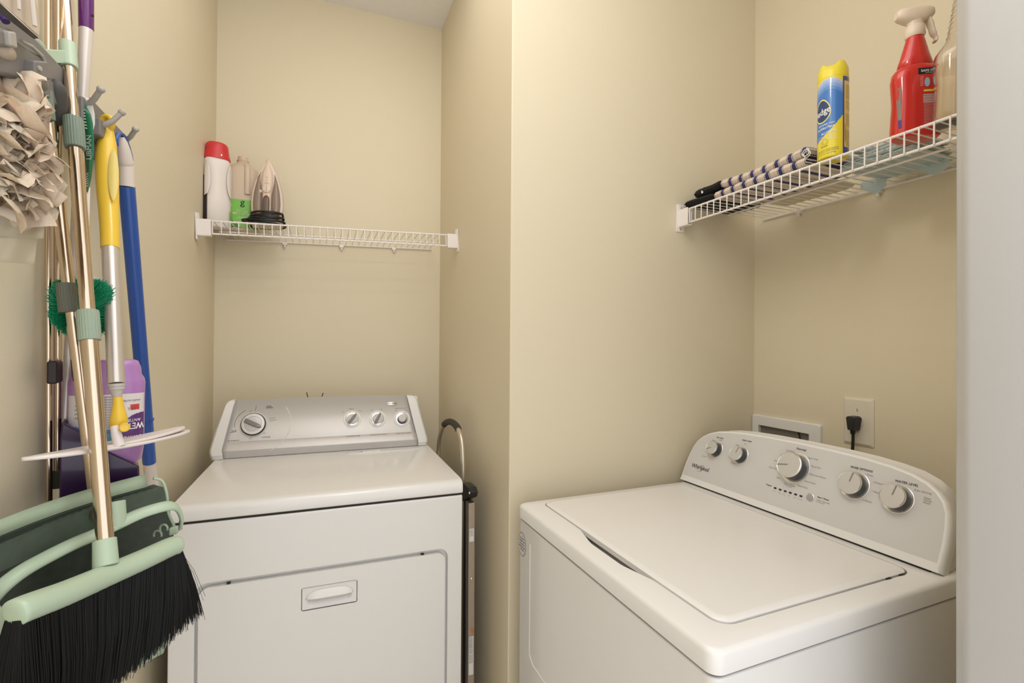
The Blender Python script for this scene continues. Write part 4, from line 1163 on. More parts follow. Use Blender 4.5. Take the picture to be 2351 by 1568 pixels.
for (p0, p1, r_, m_) in (((60, 168), (95, 196), .011, rackm), ((128, 182), (134, 288), .0125, mat('dark_rubber_roller', (.075, .07, .062), .6)), ((-10, 108), (18, 124), .010, mat('beige_roller', (.50, .42, .34), .6))):
    a_, c_ = at(*p0, X=-.335), at(*p1, X=-.345)
    if p0[0] == 128: a_, c_ = at(*p0, X=-.362), at(*p1, X=-.372)
    b = MB(); n_ = 8; pts = [a_+(c_-a_)*k/n_ for k in range(n_+1)]; rs = [r_*math.sqrt(max(.05, 1-(abs(2*k/n_-1))**4)) for k in range(n_+1)]
    b.tube(pts, rs, 18); b.build('roller', m_, RK, smooth=60)

def tube_thing(parent, name, p0, p1, r0, r1, m_, n=28, extra=0):
    return MB().tube([p0, p1], [r0, r1], n).build(name, m_, parent, smooth=40)
def ribbed(parent, name, p0, p1, r, m_):
    ax = (p1-p0).normalized(); L_ = (p1-p0).length; q = Vector((0, 1, 0)); q = (q-ax*q.dot(ax)).normalized(); q2 = ax.cross(q); b = MB(); rows = []
    for h, k in ((0, .90), (.0, .96), (L_*.06, 1), (L_*.94, 1), (L_, .96), (L_, .90)):
        rows.append([p0+ax*h+(q*math.cos(2*PI*i/96)+q2*math.sin(2*PI*i/96))*r*k*(1+(.035 if (i//2) % 2 else 0)) for i in range(96)])
    b.strip(rows, closed=True); b.add(rows[0], [tuple(range(96))]); b.add(rows[-1], [tuple(range(96))])
    return b.build(name, m_, parent, smooth=25)

# broom ------------------------------------------------------------------------
BR = thing('broom', (0, 0, 0)); tag(BR, 'broom hung head down with a shiny steel pole, mint head and long black bristles', 'broom')
ptop, pbot = at(142.5, -60, d=.765), at(243, 1262, d=.640)
ax = (pbot-ptop)
def onp(py):  # point of the pole axis seen at that image height
    lo, hi = 0., 1.
    for _ in range(30):
        m_ = (lo+hi)/2; p = ptop+ax*m_; v = p-Vector((0, 0, EYE)); 
        # image height of p
        c_, s_ = math.cos(YAW), math.sin(YAW); y = v.x*s_+v.y*c_; yy = CY-FPX*(v.z/y)+7
        if yy < py: lo = m_
        else: hi = m_
    return ptop+ax*lo
tube_thing(BR, 'upper_pole', ptop, onp(300), .0078, .0078, chr2)
tube_thing(BR, 'middle_pole', onp(300), onp(752), .0088, .0088, chr2)
tube_thing(BR, 'lower_pole', onp(752), pbot, .0098, .0098, chr2)
ribbed(BR, 'collar', onp(278), onp(346), .0122, sage)
ribbed(BR, 'collar', onp(720), onp(788), .0125, mat('pale_sage_collar', (.30, .37, .285), .5))
# mint clip round the pole, with its arm
b = MB(); b.tube([onp(103), onp(160)], .0108, 28); b.build('pole_clip', mint, BR, bevel=.0015)
b = MB(); a0_, a1_ = onp(135), at(100, 128, d=.70); b.obox((a0_+a1_)/2, (a1_-a0_), (0, 0, 1), (a1_-a0_).cross(Vector((0, 0, 1))), (a1_-a0_).length, .020, .006)
b.build('clip_arm', mint, BR, bevel=.001)
b = MB(); P_ = [at(x, y, d=.69) for x, y in ((52, 92), (64, 84), (92, 92), (104, 106), (108, 146), (96, 138), (80, 118), (60, 104))]; nrm_ = ray(80, 110).normalized()
b.add([p for p in P_]+[p+nrm_*.012 for p in P_], [tuple(range(8)), tuple(range(8, 16))]+[(i, (i+1) % 8, 8+(i+1) % 8, 8+i) for i in range(8)]); b.build('clip_jaw', mint, BR, bevel=.001)
headp = smooth_path([at(26, 1412, d=.500), at(60, 1396, d=.515), at(150, 1362, d=.565), at(243, 1322, d=.630), at(330, 1284, d=.690), at(388, 1257, d=.735), at(407, 1252, d=.750)], 5)
rs = []
for i in range(len(headp)):
    k = i/(len(headp)-1); e = min(k, 1-k); rs.append(.0142*math.sqrt(min(1, .18+e/.055)))
b = MB(); b.tube(headp, rs, 24, ell=((0, 0, 1), 1.0, 1.15)); b.build('head_bar', mint, BR, smooth=60)
b = MB(); b.tube([at(240, 1238, d=.643), at(243, 1300, d=.634)], [.0128, .0140], 30); b.build('socket', mint, BR, bevel=.0015)
random.seed(11)
tipc = [(-25, 1735, .500), (90, 1668, .555), (205, 1592, .620), (325, 1500, .690), (438, 1400, .775)]
def tipat(u):
    k = min(3.999, u*4); i = int(k); f = k-i; a_, c_ = tipc[i], tipc[i+1]; return at(a_[0]+(c_[0]-a_[0])*f, a_[1]+(c_[1]-a_[1])*f, d=a_[2]+(c_[2]-a_[2])*f)
hair = MB()
side = Vector((math.cos(-.9), math.sin(-.9), 0))
nh_ = len(headp)-1
across = Vector((.85, -.5, 0)).normalized()
for i in range(5200):
    u = random.random(); w_ = random.uniform(-1, 1)
    k = .015+.97*u; ii = min(nh_-1, int(k*nh_)); f = k*nh_-ii; root = headp[ii]*(1-f)+headp[ii+1]*f + across*(.0095*w_) - Vector((0, 0, .006))
    tip = tipat(u) + across*(.024*w_+random.gauss(0, .0015)) + Vector((0, random.gauss(0, .002), random.gauss(0, .004)))
    ln = tip-root; mid = root+ln*.5+across*(.004*w_)+Vector((0, 0, -.002))
    r_ = .00062
    sd = ln.cross(across).normalized(); o_ = [sd*r_, across*r_*.9, -sd*r_*.6-across*r_*.6]
    v = []
    for p, kk in ((root, 1), (mid, 1), (tip, .6)): v += [p+q*kk for q in o_]
    hair.add(v, [(0, 1, 4, 3), (1, 2, 5, 4), (2, 0, 3, 5), (3, 4, 7, 6), (4, 5, 8, 7), (5, 3, 6, 8), (6, 7, 8)])
for i in range(26):
    u = random.uniform(.93, 1.0); root = headp[nh_-1]; tip = tipat(1)+Vector((random.uniform(-.004, .018), random.uniform(0, .02), random.uniform(-.03, .015)))
    hair.tube([root, (root+tip)/2+Vector((.003, .004, 0)), tip], .0003, 3, cap=False)
hair.build('bristles', mat('black_bristles', (.006, .006, .0055), .55, var=.3, vscale=300, spec=.25), BR, smooth=0)

# dustpan ----------------------------------------------------------------------
DP = thing('dustpan', (0, 0, 0)); tag(DP, 'dark green long-handled dustpan hanging behind the broom head, mint rim', 'dustpan')
def dpan(px): return .583+.00054*max(px, -60)
q0_, q1_ = at(92, 130, d=.70), at(226, 1190, d=.715)
lenq = (q1_-q0_)
def onq(f): return q0_+lenq*f
tube_thing(DP, 'upper_pole', onq(0), onq(.14), .0068, .0068, chr2)
tube_thing(DP, 'middle_pole', onq(.12), onq(.60), .0080, .0080, chr2)
tube_thing(DP, 'lower_pole', onq(.58), onq(1), .0088, .0088, chr2)
ribbed(DP, 'collar', at(99, 206, d=.69), at(106, 274, d=.695), .0100, sage)
ribbed(DP, 'collar', at(151, 650, d=.705), at(158, 717, d=.706), .0113, mat('dark_sage_collar', (.13, .135, .10), .55))
R0 = [((-80, 1224), (331, 1089), .000), ((-80, 1262), (336, 1118), -.004), ((-80, 1266), (352, 1112), .004), ((-80, 1292), (380, 1120), .018), ((-80, 1345), (388, 1165), .028), ((-80, 1420), (397, 1230), .030), ((-80, 1530), (404, 1330), .024), ((-80, 1650), (384, 1470), .008)]
rows = []
for (a_, c_, dd) in R0:
    r = []
    for k in range(25):
        f = k/24; px = a_[0]+(c_[0]-a_[0])*f; py = a_[1]+(c_[1]-a_[1])*f-10*math.sin(PI*f); d_ = dpan(px)+dd*(1 if px > 60 else .55+.45*max(0, px+80)/140)
        if px < 40: d_ = min(d_, .612+.0008*max(px, 0)+.0003*min(px, 0)) 
        r.append(at(px, py, d=d_))
    rows.append(r)
b = MB(); b.strip(rows[1:]); b.build('tray', pand, DP, smooth=60, solid=.0025)
b = MB(); b.strip([rows[0], rows[1]]); b.build('top_lip', mintg, DP, smooth=40, solid=.004)
b = MB(); b.strip([[p+Vector((.0012, -.0012, -.0004)) for p in rows[1]], [p+Vector((.0020, -.0020, 0)) for p in rows[2]], [p+Vector((.0025, -.0030, 0)) for p in rows[3]], [p+Vector((.0035, -.0045, 0)) for p in rows[4]][:25]]); b.build('tray_shoulder', panm, DP, smooth=60)
low = []
for (a_, c_, dd) in (((-80, 1650), (384, 1470), -.004), ((-80, 1700), (372, 1500), -.008)):
    low.append([at(a_[0]+(c_[0]-a_[0])*k/24, a_[1]+(c_[1]-a_[1])*k/24+14*math.sin(PI*k/24), d=dpan(a_[0]+(c_[0]-a_[0])*k/24)+dd) for k in range(25)])
b = MB(); b.strip(low); b.build('bottom_lip', mintg, DP, smooth=60, solid=.004)
b = MB(); arc = smooth_path([at(-40, 1402, d=.575), at(0, 1352, d=.575), at(50, 1312, d=.595), at(110, 1278, d=.625), at(170, 1248, d=.655), at(222, 1226, d=.68), at(272, 1202, d=.705), at(325, 1178, d=.735), at(375, 1163, d=.76), at(398, 1162, d=.775), at(411, 1174, d=.785), at(417, 1196, d=.79), at(412, 1216, d=.79)], 5)
na = len(arc); b.tube(arc, [.0098*(1 if i < na*.72 else max(.42, 1-(i-na*.72)/(na*.28)*.6)) for i in range(na)], 16, ell=((0, 0, 1), 1, .5)); b.build('front_rim', mint, DP, smooth=60)
b = MB(); b.tube(smooth_path([at(352, 1098, d=.775), at(372, 1104, d=.785), at(382, 1130, d=.79), at(385, 1158, d=.79), at(386, 1176, d=.79), at(402, 1212, d=.79)], 4), .0022, 8); b.build('side_edge', mint, DP, smooth=60)
b = MB(); b.tube([at(262, 1152, d=.712), at(266, 1214, d=.705)], .0135, 24); b.build('pole_socket', mint, DP, bevel=.0015)
b = MB()
for k in range(3): b.tube(smooth_path([at(402+3*k, 1168+4*k, d=.79), at(413+3*k, 1186, d=.79), at(410+3*k, 1215, d=.79)], 4), .0012, 6)
b.build('comb_teeth', pand, DP, smooth=60)
for (x, y, r_) in ((362, 1228, .006), (376, 1214, .007)):
    b = MB(); pts = [at(x+9*math.cos(a), y-10*math.sin(a), d=.765) for a in [math.radians(-20+k*28) for k in range(9)]]; b.tube(pts, .0016, 8); b.build('clip_ring', mintg, DP, smooth=60)
b = MB(); c = at(399, 1218, d=.765); b.obox(c, (1, 0, .2), (0, 1, 0), (0, 0, 1), .012, .008, .012); b.build('clip_block', mintg, DP, bevel=.002)
b = MB(); b.tube(smooth_path([at(-30, 1390, d=.52), at(2, 1424, d=.52), at(8, 1470, d=.52), at(-8, 1540, d=.52)], 4), .008, 12, ell=((0, 0, 1), 1, .6)); b.build('side_wall', mintg, DP, smooth=60)

# slim steel rods with a black clip -----------------------------------------------
RD = thing('rod_pair', (0, 0, 0)); tag(RD, 'pair of slim steel rods joined by a black clip, leftmost against the left wall', 'pole')
tube_thing(RD, 'rod', at(111, -60, X=-.380), at(112, 1150, X=-.380), .0042, .0042, chr2, 20)
tube_thing(RD, 'rod', at(133, -60, X=-.380), at(132, 1112, X=-.380), .0050, .0048, chr2, 20)
p_ = at(126, 854, X=-.366); b = MB(); b.obox(p_, (-.2, 1, 0), (1, .2, 0), (0, 0, 1), .036, .012, .033); b.build('black_clip', mat('black_brown_clip', (.016, .010, .008), .45), RD, bevel=.003)
tube_thing(RD, 'rod_foot', at(132, 1080, X=-.380), at(132, 1120, X=-.380), .0066, .0066, mat('dark_olive_foot', (.05, .06, .03), .5), 20)

# spray mop with the upside-down purple bottle --------------------------------------
SM = thing('spray_mop', (0, 0, 0)); tag(SM, 'spray mop with a purple handle, white pole and upside-down lilac cleaner bottle', 'mop')
m0, m1, m2 = at(197, -70, d=.790), at(198, 68, d=.790), at(150, 965, d=.762)
purp = mat('purple_plastic', (.115, .015, .145), .25, coat=.4, var=.03); pearl = mat('pearl_pole', (.72, .65, .60), .3, metal=.25, var=.01)
b = MB(); b.tube([m0, m1], [.0105, .0100], 30); b.build('handle', purp, SM, bevel=.001)
c = at(212, 36, d=.780); MB().lathe([(.0022, 0), (.0022, .0006)], c, (-ray(211, 36)), n=12).build('handle_hole', gap, SM)
b = MB(); b.tube([m1, m1+(m2-m1)*.30, m2], [.0096, .0066, .0060], 26); b.build('pole', pearl, SM, smooth=60)
cb0 = at(247, 935, d=.785); tha = math.atan2(-cb0.x, cb0.y)
BT = bpy.data.objects.new('bottle_mount', None)
Rz = Matrix.Translation((cb0.x, cb0.y, 0)) @ Matrix.Rotation(tha, 4, 'Z')
def tf(q): return Rz @ Vector(q)
def zpy(py): return EYE+(791-py)/FPX*.785
lil = mat('lilac_bottle_plastic', (.42, .20, .48), .28, coat=.3, var=.02, sss=.1); lild = mat('lilac_lower', (.30, .16, .36), .35)
hw = .0485
b = MB(); loftz(b, [(zpy(832), hw*.70, .022, 3), (zpy(835), hw*.80, .026, 3), (zpy(850), hw*.88, .030, 3), (zpy(866), hw*.90, .031, 3), (zpy(876), hw*.98, .034, 3), (zpy(884), hw, .035, 3), (zpy(904), hw*.995, .0348, 3), (zpy(1022), hw*.985, .0345, 3), (zpy(1030), hw*.99, .0345, 3), (zpy(1062), hw*.93, .032, 3), (zpy(1070), hw*.82, .028, 3), (zpy(1085), hw*.78, .026, 3)][::-1], 56, warp=tf)
bt = b.build('bottle', lil, SM, smooth=50)
cols = []; rows = []
def blabel(u, v):
    c = (.72, .66, .66)
    g_ = max(0, min(1, (.62-v)/.5)); c = tuple(a_*(1-g_*.75)+b_*g_*.75 for a_, b_ in zip(c, (.22, .36, .55)))
    if u < .55 and v < .42-.25*u: c = (.13, .25, .42)
    if ((u-.98)/.33)**2+((v-.18)/.42)**2 < 1: c = (.10, .022, .17)
    if .80 < u < .93 and .66 < v < .78: c = (.55, .06, .05)
    if .52 < u < .66 and v < .30: c = (.10, .28, .40)
    return c
for i in range(110):
    r = []
    for j in range(80):
        u, v = i/109, j/79; x = -.0462+.0924*u; z = zpy(1020)+(zpy(908)-zpy(1020))*v; r.append(tf((x, -(1-(abs(x)/(hw*.9955))**3)**(1/3)*.0353, z))); cols.append(blabel(u, v)+(1,))
    rows.append(r)
b = MB().strip(rows); bl_ = b.build('label', paint_mat('bottle_label_print', .35, .2), bt, smooth=60, colors=cols)
def bw(x, z, o_=.0008): k = min(.99, abs(x)/(hw*.9955)); return tf((x, -(1-k**3)**(1/3)*.0353-o_, z))
tx = MB(); zc_ = zpy(1002)
add_text(tx, 'WETJET', .0140, bw, 'CENTER', x=.029, y=zpy(975), rot=PI, sx=.70, bold=.0005); add_text(tx, 'Swiffer', .0150, bw, 'CENTER', x=.030, y=zpy(1004), rot=PI, sx=.65, bold=.0005); add_text(tx, 'ANTIBAC', .006, bw, 'CENTER', x=.029, y=zpy(966), rot=PI, bold=.0002)
tx.build('label_lettering', whiteink, bl_, smooth=0)
tx = MB()
for k in range(15): add_text(tx, 'mop floors safely with every use', .0048, bw, 'CENTER', x=-.004, y=zpy(912+k*5.6), rot=PI, sx=.40)
for k in range(4): add_text(tx, 'cleaner', .0055, bw, 'CENTER', x=-.031, y=zpy(928+k*9), rot=PI)
add_text(tx, 'multi-surface', .005, bw, 'CENTER', x=.028, y=zpy(922), rot=PI); add_text(tx, '1.25 L', .006, bw, 'CENTER', x=.032, y=zpy(940), rot=PI)
tx.build('small_print', ink, bl_, smooth=0)
b = MB(); b.prism([(-.0520, zpy(960)), (-.048, zpy(966)), (-.008, zpy(1008)), (-.002, zpy(1030)), (.040, zpy(1074)), (.042, zpy(1130)), (-.054, zpy(1145)), (-.054, zpy(1000))], lambda x, z: tf((x, -.040, z)), lambda x, z: tf((x, .026, z)))
b.build('bottle_cradle', mat('dark_purple_housing', (.030, .008, .055), .3, coat=.4), SM, bevel=.006)

# flat mop with the yellow grip ------------------------------------------------------
YM = thing('flat_mop', (0, 0, 0)); tag(YM, 'flat mop with a yellow grip, silver pole and thin white head, on the middle hook', 'mop')
yel2 = mat('yellow_grip_plastic', (.80, .53, .045), .35, coat=.2, var=.02); yel3 = mat('pale_yellow_inlay', (.72, .56, .16), .5)
g = [(246, 298, 15), (246, 310, 18), (245, 330, 22.5), (245, 370, 25.5), (246, 410, 26.5), (248, 450, 25.5), (250, 490, 23.5), (252, 530, 22.5), (253, 571, 22)]
dY = .850
def dy(py): return .850-.00022*(py-290)
pts = [at(x, y, d=dy(y)) for x, y, r_ in g]; rr_ = [.80*r_*dy(y)/FPX for x, y, r_ in g]
b = MB(); b.tube(pts, rr_, 30); b.build('grip', yel2, YM, smooth=60)
b = MB(); pts = []
for k in range(28):
    a = 2*PI*k/28; pts.append(at(245+12.5*math.cos(a), 284+16*math.sin(a), d=.846))
b.tube(pts, .0048, 12, closed=True); b.build('hanging_ring', yel2, YM, smooth=60)
b = MB(); n0 = -ray(258, 400).normalized(); 
b.grid(16, 10, lambda u, v: (lambda px, py: at(px, py, d=dy(py)-.0155+.0075*((px-247)/26)**2*1.3))(260.5+12.5*(2*v-1)*math.sin(PI*min(.999, max(.001, u)))**.6, 340+122*u))
b.build('grip_inlay', yel3, YM, smooth=60)
q = [(253, 570), (267, 880)]; P0_, P1_ = at(253, 568, d=dy(568)), at(267, 882, d=dy(882))
b = MB(); b.tube([P0_, P1_], [.0116, .0106], 30); b.build('pole', alus, YM, smooth=60)
b = MB(); b.tube([at(267, 880, d=.72), at(267.2, 886, d=.72), at(267.3, 887, d=.72), at(267.5, 893, d=.72), at(267.6, 894, d=.72), at(268.5, 906, d=.719), at(269, 914, d=.719)], [.0108, .0108, .0099, .0103, .0092, .0066, .0048], 28); b.build('pole_tip', mat('grey_pole_tip', (.50, .46, .42), .4), YM, smooth=30)
b = MB(); b.tube([at(270, 911, d=.719), at(271, 925, d=.719), at(272, 948, d=.718), at(272, 962, d=.718), at(272, 978, d=.718), at(272, 992, d=.718)], [.0058, .0062, .0090, .0110, .0108, .0060], 24); b.build('swivel_joint', yel2, YM, smooth=60)
c = at(286, 981, d=.706); b = MB(); b.lathe([(.0066, -.008), (.0066, .002), (.0056, .003), (.0054, .002), (.0004, .002)], c, -ray(286, 981), n=30); b.build('joint_disc', yel2, YM)
headm = mat('white_mop_head', (.78, .71, .68), .35, var=.01)
b = MB(); b.tube([at(262, 978, d=.706), at(268, 1000, d=.705), at(274, 1024, d=.705)], [.0048, .0064, .0076], 16); b.build('head_fork', headm, YM, smooth=60)
e0, e1 = at(52, 1051, d=.605), at(431, 986, d=.86); cc_ = (e0+e1)/2; u_ = (e1-e0)/2; vdir = (cc_-Vector((0, 0, EYE))).normalized(); v_ = (vdir-u_.normalized()*vdir.dot(u_.normalized())).normalized()
v_ = (v_+Vector((0, 0, .11))).normalized()*.032
for kx, (lift, nm) in enumerate(((.0, 'head_plate'), (.0075, 'head_frame'))):
    b = MB(); rows = []
    for i in range(33):
        s_ = -1+2*i/32; w_ = math.sqrt(max(.003, 1-abs(s_)**2.2)); r = []
        for j in range(9):
            t_ = -1+2*j/8; r.append(cc_+u_*s_*(1 if kx == 0 else .93)+v_*t_*w_*(1 if kx == 0 else .8)+Vector((0, 0, lift*(.5+.5*s_*1.0)-.006+.004*s_*s_)))
        rows.append(r)
    b.strip(rows); b.build(nm, headm, YM, smooth=60, solid=.0042, offset=0, bevel=0)

# blue pole ----------------------------------------------------------------------
BP = thing('blue_mop', (0, 0, 0)); tag(BP, 'mop with a long blue pole and white cap hanging from the farthest hook', 'mop')
bluep = mat('blue_plastic', (.022, .085, .36), .32, coat=.2, var=.04); capm = mat('cream_cap', (.72, .64, .58), .4)
t0, t1 = at(291, 428, X=-.347), at(343, 1062, X=-.360)
b = MB(); b.tube([t0, t1], [.0131, .0128], 28); b.build('pole', bluep, BP, smooth=60)
b = MB(); cap_ = [(278, 314, 6), (280, 325, 10.5), (283, 345, 14.5), (287, 370, 16.5), (288, 376, 16.9), (288.5, 377, 16.3), (289, 380, 16.6), (290.5, 429, 16.2)]
b.tube([at(x, y, X=-.347) for x, y, r_ in cap_], [r_*.90*.97/FPX for x, y, r_ in cap_], 28); b.build('end_cap', capm, BP, smooth=40)
b = MB(); b.tube(smooth_path([at(267, 335, X=-.345), at(266, 318, X=-.345), at(272, 308, X=-.345), at(281, 309, X=-.345), at(289, 325, X=-.345), at(296, 345, X=-.348), at(301, 368, X=-.350)], 4), .0030, 10, ell=((0, 0, 1), 1, 1.4)); b.build('hanging_loop', bluep, BP, smooth=60)
b = MB()
for yy in (949, 988, 992): 
    f = (yy-428)/(1062-428); c = t0+(t1-t0)*f; b.lathe([(.0125, -.0015), (.0148, -.001), (.0148, .001), (.0125, .0015)], c, t1-t0, n=26)
b.build('pole_rings', bluep, BP)
b = MB(); b.tube([t1, at(351, 1130, X=-.361), at(356, 1190, X=-.362)], [.0120, .0135, .0145], 26); b.build('mop_socket', capm, BP, smooth=60)

# scrub brush -----------------------------------------------------------------------
SB = thing('scrub_brush', (0, 0, 0)); tag(SB, 'long-handled scrub brush with a green and white grip and green bristles', 'brush')
gr = mat('green_grip', (.015, .16, .065), .35, var=.03)
def flat(px, w_, y, d, off=0): return [at(px-w_, y, d=d-off), at(px, y, d=d-off-.004), at(px+w_, y, d=d-off), at(px, y, d=d+.006)]
prof_w = [(190, 222, 2), (196, 226, 9), (201, 240, 12), (205, 262, 12.5), (205, 285, 13), (203, 305, 10), (201, 340, 7), (200, 400, 5), (199, 425, 2.5)]
b = MB(); rows = [flat(x, w_, y, .770) for x, y, w_ in prof_w]; b.strip(rows, closed=True); b.add(rows[0], [(0, 1, 2, 3)]); b.add(rows[-1], [(0, 1, 2, 3)]); b.build('handle', headm, SB, smooth=70)
prof_g = [(188, 232, 1), (192, 246, 7), (197, 262, 12), (200, 285, 14.5), (202, 320, 15), (203, 350, 13), (204, 380, 9), (203, 410, 6.5), (200, 432, 4), (200, 441, 1.5)]
b = MB(); rows = [flat(x+1, w_*.86, y, .768, .004) for x, y, w_ in prof_g]; b.strip(rows, closed=True); b.add(rows[0], [(0, 1, 2, 3)]); b.add(rows[-1], [(0, 1, 2, 3)]); go = b.build('rubber_grip', gr, SB, smooth=70)
d0 = .7585
def sbt(x, y): return at(209.5-y*1500, 352-x*1500, d=d0-.0012)
tx = MB(); add_text(tx, 'LIBMAN', .0108, sbt, 'LEFT', x=-.010, y=0, bold=.0003); 
for k in range(7): 
    c = (190+k*1.0, 250+k*7.0); tx.add([at(c[0]-2.5, c[1], d=d0), at(c[0]+4.5, c[1]+1.5, d=d0), at(c[0]+4.5, c[1]+4, d=d0), at(c[0]-2.5, c[1]+2.5, d=d0)], [(0, 1, 2, 3)])
for k in range(6): 
    c = (199.5, 398+k*5.5); tx.add([at(c[0]-2.5, c[1]+2.2, d=d0), at(c[0]+3.5, c[1]-1.5, d=d0), at(c[0]+3.5, c[1], d=d0), at(c[0]-2.5, c[1]+4, d=d0)], [(0, 1, 2, 3)])
tx.build('grip_lettering', whiteink, go, smooth=0)
tube_thing(SB, 'shaft', at(200, 430, d=.770), at(192, 690, d=.745), .0040, .0045, headm, 16)
b = MB(); c = at(211, 640, d=.765); b.lathe([(.0105, 0), (.0105, .003), (.009, .004)], c-Vector((0, 0, .002)), (0, 0, 1), n=30); b.build('head_cap', headm, SB)
random.seed(21); hb_ = MB(); gc = at(191, 708, d=.738)
fr = -ray(191, 708).normalized(); rt = fr.cross(Vector((0, 0, 1))).normalized()*-1; up_ = rt.cross(fr)*-1
if up_.z < 0: up_ = -up_
for i in range(3400):
    a = random.uniform(0, 2*PI); el = random.uniform(-.15, .55)
    d_ = (rt*math.cos(a)+up_*math.sin(a))*math.cos(el*1.3)+fr*math.sin(el*1.3)
    px_ = math.cos(a); sx_ = 1.0; 
    root = gc+rt*(.011*math.cos(a))+up_*(.018*math.sin(a))-up_*.004
    L_ = .031+.004*abs(math.cos(a))+random.uniform(-.003, .003)
    if math.sin(a) > 0: L_ *= 1.02
    ee = 3.6 if math.sin(a) > 0 else 2.4; cu, su = abs(math.cos(a))**(2/ee), abs(math.sin(a))**(2/ee)
    out_ = math.cos(el*1.3)*random.uniform(.93, 1.03)
    tip = gc+rt*(math.copysign(cu, math.cos(a))*.0375*out_)+up_*(math.copysign(su, math.sin(a))*.0430*out_+.001)+fr*(.024*math.sin(el*1.3))+Vector((random.gauss(0, .002), random.gauss(0, .002), random.gauss(0, .002)))
    if tip.x < WL+.004: tip.x = WL+.004
    r_ = .0007; s1 = d_.cross(Vector((.3, .2, .9))).normalized()*r_; s2 = d_.cross(s1).normalized()*r_
    hb_.add([root+s1, root+s2, root-s1-s2, tip+s1*.8, tip+s2*.8, tip-(s1+s2)*.8], [(0, 1, 4, 3), (1, 2, 5, 4), (2, 0, 3, 5), (3, 4, 5)])
grb = [mat('green_bristles', (.012, .30, .14), .4, var=.35, vscale=400)]
hb_.build('bristles', grb, SB, smooth=0)
b = MB(); rows = []
for i in range(9):
    ph = PI*i/8; rows.append([gc+rt*(.018*math.sin(ph)*math.cos(2*PI*k/20))+fr*(.010*math.sin(ph)*math.sin(2*PI*k/20))+up_*(.030*math.cos(ph)) for k in range(20)])
b.strip(rows, closed=True); b.build('brush_core', mat('dark_green_core', (.008, .09, .04), .5), SB, smooth=60)

# ruffled duster ------------------------------------------------------------------------
DU = thing('duster', (0, 0, 0)); tag(DU, 'cream ruffled cloth duster with a sheer lower cloth, hanging nearest at the left', 'duster')
ruf = mat('cream_ruffled_cloth', (.70, .57, .44), .85, var=.06, vscale=60, bump=.5, bscale=300, sss=.25)
random.seed(5); b = MB()
def petal(c, dirv, L_, W__, seed, drop):
    dirv = dirv.normalized(); sd = dirv.cross(Vector((0, 0, 1))); sd = sd.normalized() if sd.length > .1 else Vector((0, 1, 0)); up = sd.cross(dirv)
    rows = []
    for i in range(9):
        s_ = i/8; r = []
        for j in range(9):
            t_ = -1+j/4; w_ = W__*(.25+.75*math.sin(PI*min(1, .12+s_*.72)))
            nz_ = noise.noise_vector(Vector((s_*2.6+seed, t_*1.6, seed*.7)))
            nz2 = noise.noise_vector(Vector((s_*7+seed, t_*5, seed*1.3)))
            r.append(c+dirv*(L_*s_)+sd*(w_*t_)+up*(.008*math.sin(3.2*t_+seed)+.010*s_*t_*t_)+nz_*.010*s_+nz2*.0012*s_+Vector((0, 0, -drop*s_*s_)))
        rows.append(r)
    b.strip(rows)
for i in range(120):
    f = random.random(); c = at(10+random.uniform(-45, 22)-12*f, 232+205*f, d=.578-.025*random.random())
    a = random.uniform(-.55*PI, .42*PI)
    dv = Vector((.55+random.uniform(-.2, .3), math.sin(a)*.8, random.uniform(-.7, .45)))
    if dv.x < 0: dv.x *= -1
    petal(c, dv, random.uniform(.026, .044), random.uniform(.018, .032), i*3.7, random.uniform(.004, .022))
for (x, y, dx, dz, L_) in ((30, 262, .1, 1, .046), (50, 255, .25, 1, .050), (-6, 275, .0, 1, .05), (62, 290, .5, .8, .045)):
    petal(at(x, y, d=.565), Vector((dx*.5, dx, dz)), L_, .019, x*.3, 0)
for (x, y) in ((52, 345), (50, 400), (48, 425), (30, 440), (50, 325)):
    petal(at(x, y, d=.57), Vector((.5, .6, -.15)), .036, .022, y*.2, .01)
b.build('ruffles', ruf, DU, smooth=60)
sheer = mat('sheer_cloth', (.66, .60, .48), .9, alpha=.42, var=.05)
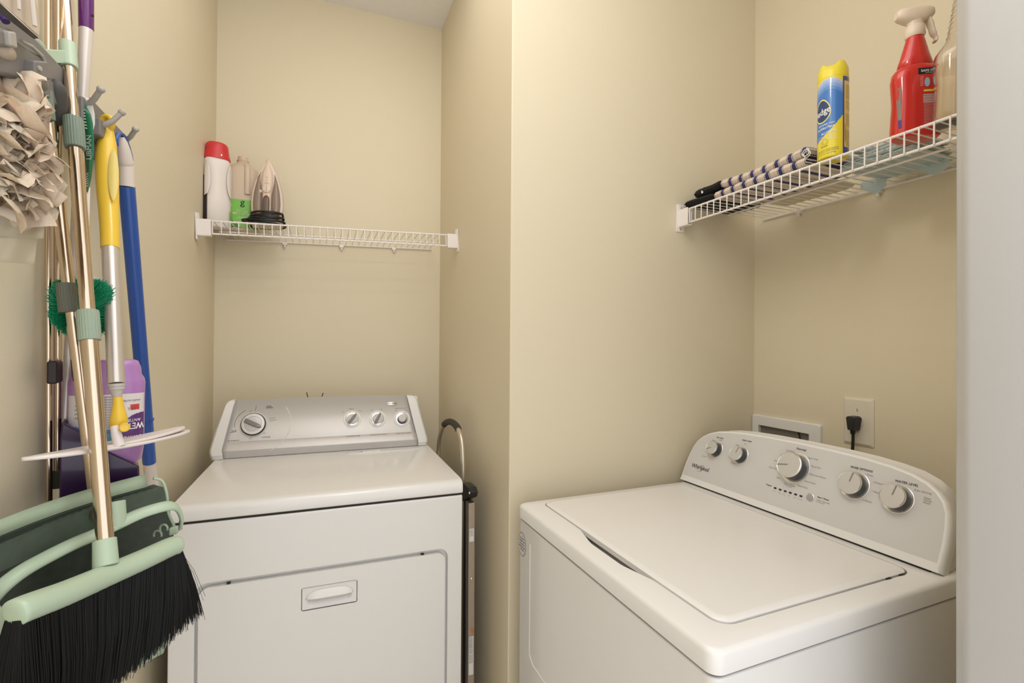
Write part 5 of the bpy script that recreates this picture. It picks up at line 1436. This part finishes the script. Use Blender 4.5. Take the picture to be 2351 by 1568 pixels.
for (pts_, dd) in ((((-60, 440), (104, 470), (100, 548), (-60, 545)), .588), (((-60, 470), (88, 500), (80, 606), (-60, 598)), .594)):
    b = MB()
    def sh(u, v, pts_=pts_, dd=dd):
        x = (pts_[0][0]*(1-u)+pts_[1][0]*u)*(1-v)+(pts_[3][0]*(1-u)+pts_[2][0]*u)*v; y = (pts_[0][1]*(1-u)+pts_[1][1]*u)*(1-v)+(pts_[3][1]*(1-u)+pts_[2][1]*u)*v
        return at(x, y, d=dd+.006*math.sin(9*u+3*v)+.00005*x)
    b.grid(24, 10, sh); b.build('sheer_cloth', sheer, DU, smooth=70, solid=.0006)
b = MB(); b.tube([at(60, 190, d=.58), at(45, 330, d=.58)], [.008, .010], 14); b.build('duster_stem', rackm, DU, smooth=60)
b = MB(); b.tube(smooth_path([at(-10, 478, d=.565), at(15, 488, d=.565), at(38, 502, d=.565), at(47, 510, d=.565)], 3), [.006]*3+[.0055]*3+[.004]*3+[.001], 8, ell=((0, 0, 1), 1, .3)); b.build('cloth_tail', capm, DU, smooth=60)

# framed pad at the upper left ----------------------------------------------------------
PD = thing('mop_pad_frame', (0, 0, 0)); tag(PD, 'pale flat pad with a black edge jutting in at the upper left corner', 'pad')
nrm_ = ray(40, 30).normalized()
def slab(poly, d, th, m_, nm, par, bev=.001):
    P_ = [at(x, y, d=dd_ if (dd_ := d+.0006*x) else 0) for x, y in poly]; n_ = len(P_)
    b = MB(); b.add(P_+[p+nrm_*th for p in P_], [tuple(range(n_)), tuple(range(n_, 2*n_))]+[(i, (i+1) % n_, n_+(i+1) % n_, n_+i) for i in range(n_)]); return b.build(nm, m_, par, bevel=bev)
slab([(-60, -60), (70, -60), (86, 20), (92, 62), (90, 86), (0, 4), (-60, -45)], .520, .010, mat('pale_pad', (.58, .48, .38), .6, var=.04), 'pad', PD, .003)
slab([(-60, -38), (0, 8), (90, 88), (78, 90), (0, 30), (-60, -10)], .518, .014, blackp, 'black_edge', PD)
b = MB(); b.tube([at(40, -40, d=.535), at(44, 22, d=.536)], .0016, 6); b.tube([at(70, -40, d=.55), at(80, 60, d=.552)], .0022, 6); b.build('pad_ribs', pearl, PD)
# strap near the lower clamp
b = MB(); b.tube(smooth_path([at(-20, 20, d=.56), at(5, 38, d=.56), at(14, 50, d=.56)], 3), .004, 8); o = b.build('purple_cord', mat('violet_cord', (.10, .05, .25), .6), PD, smooth=60)
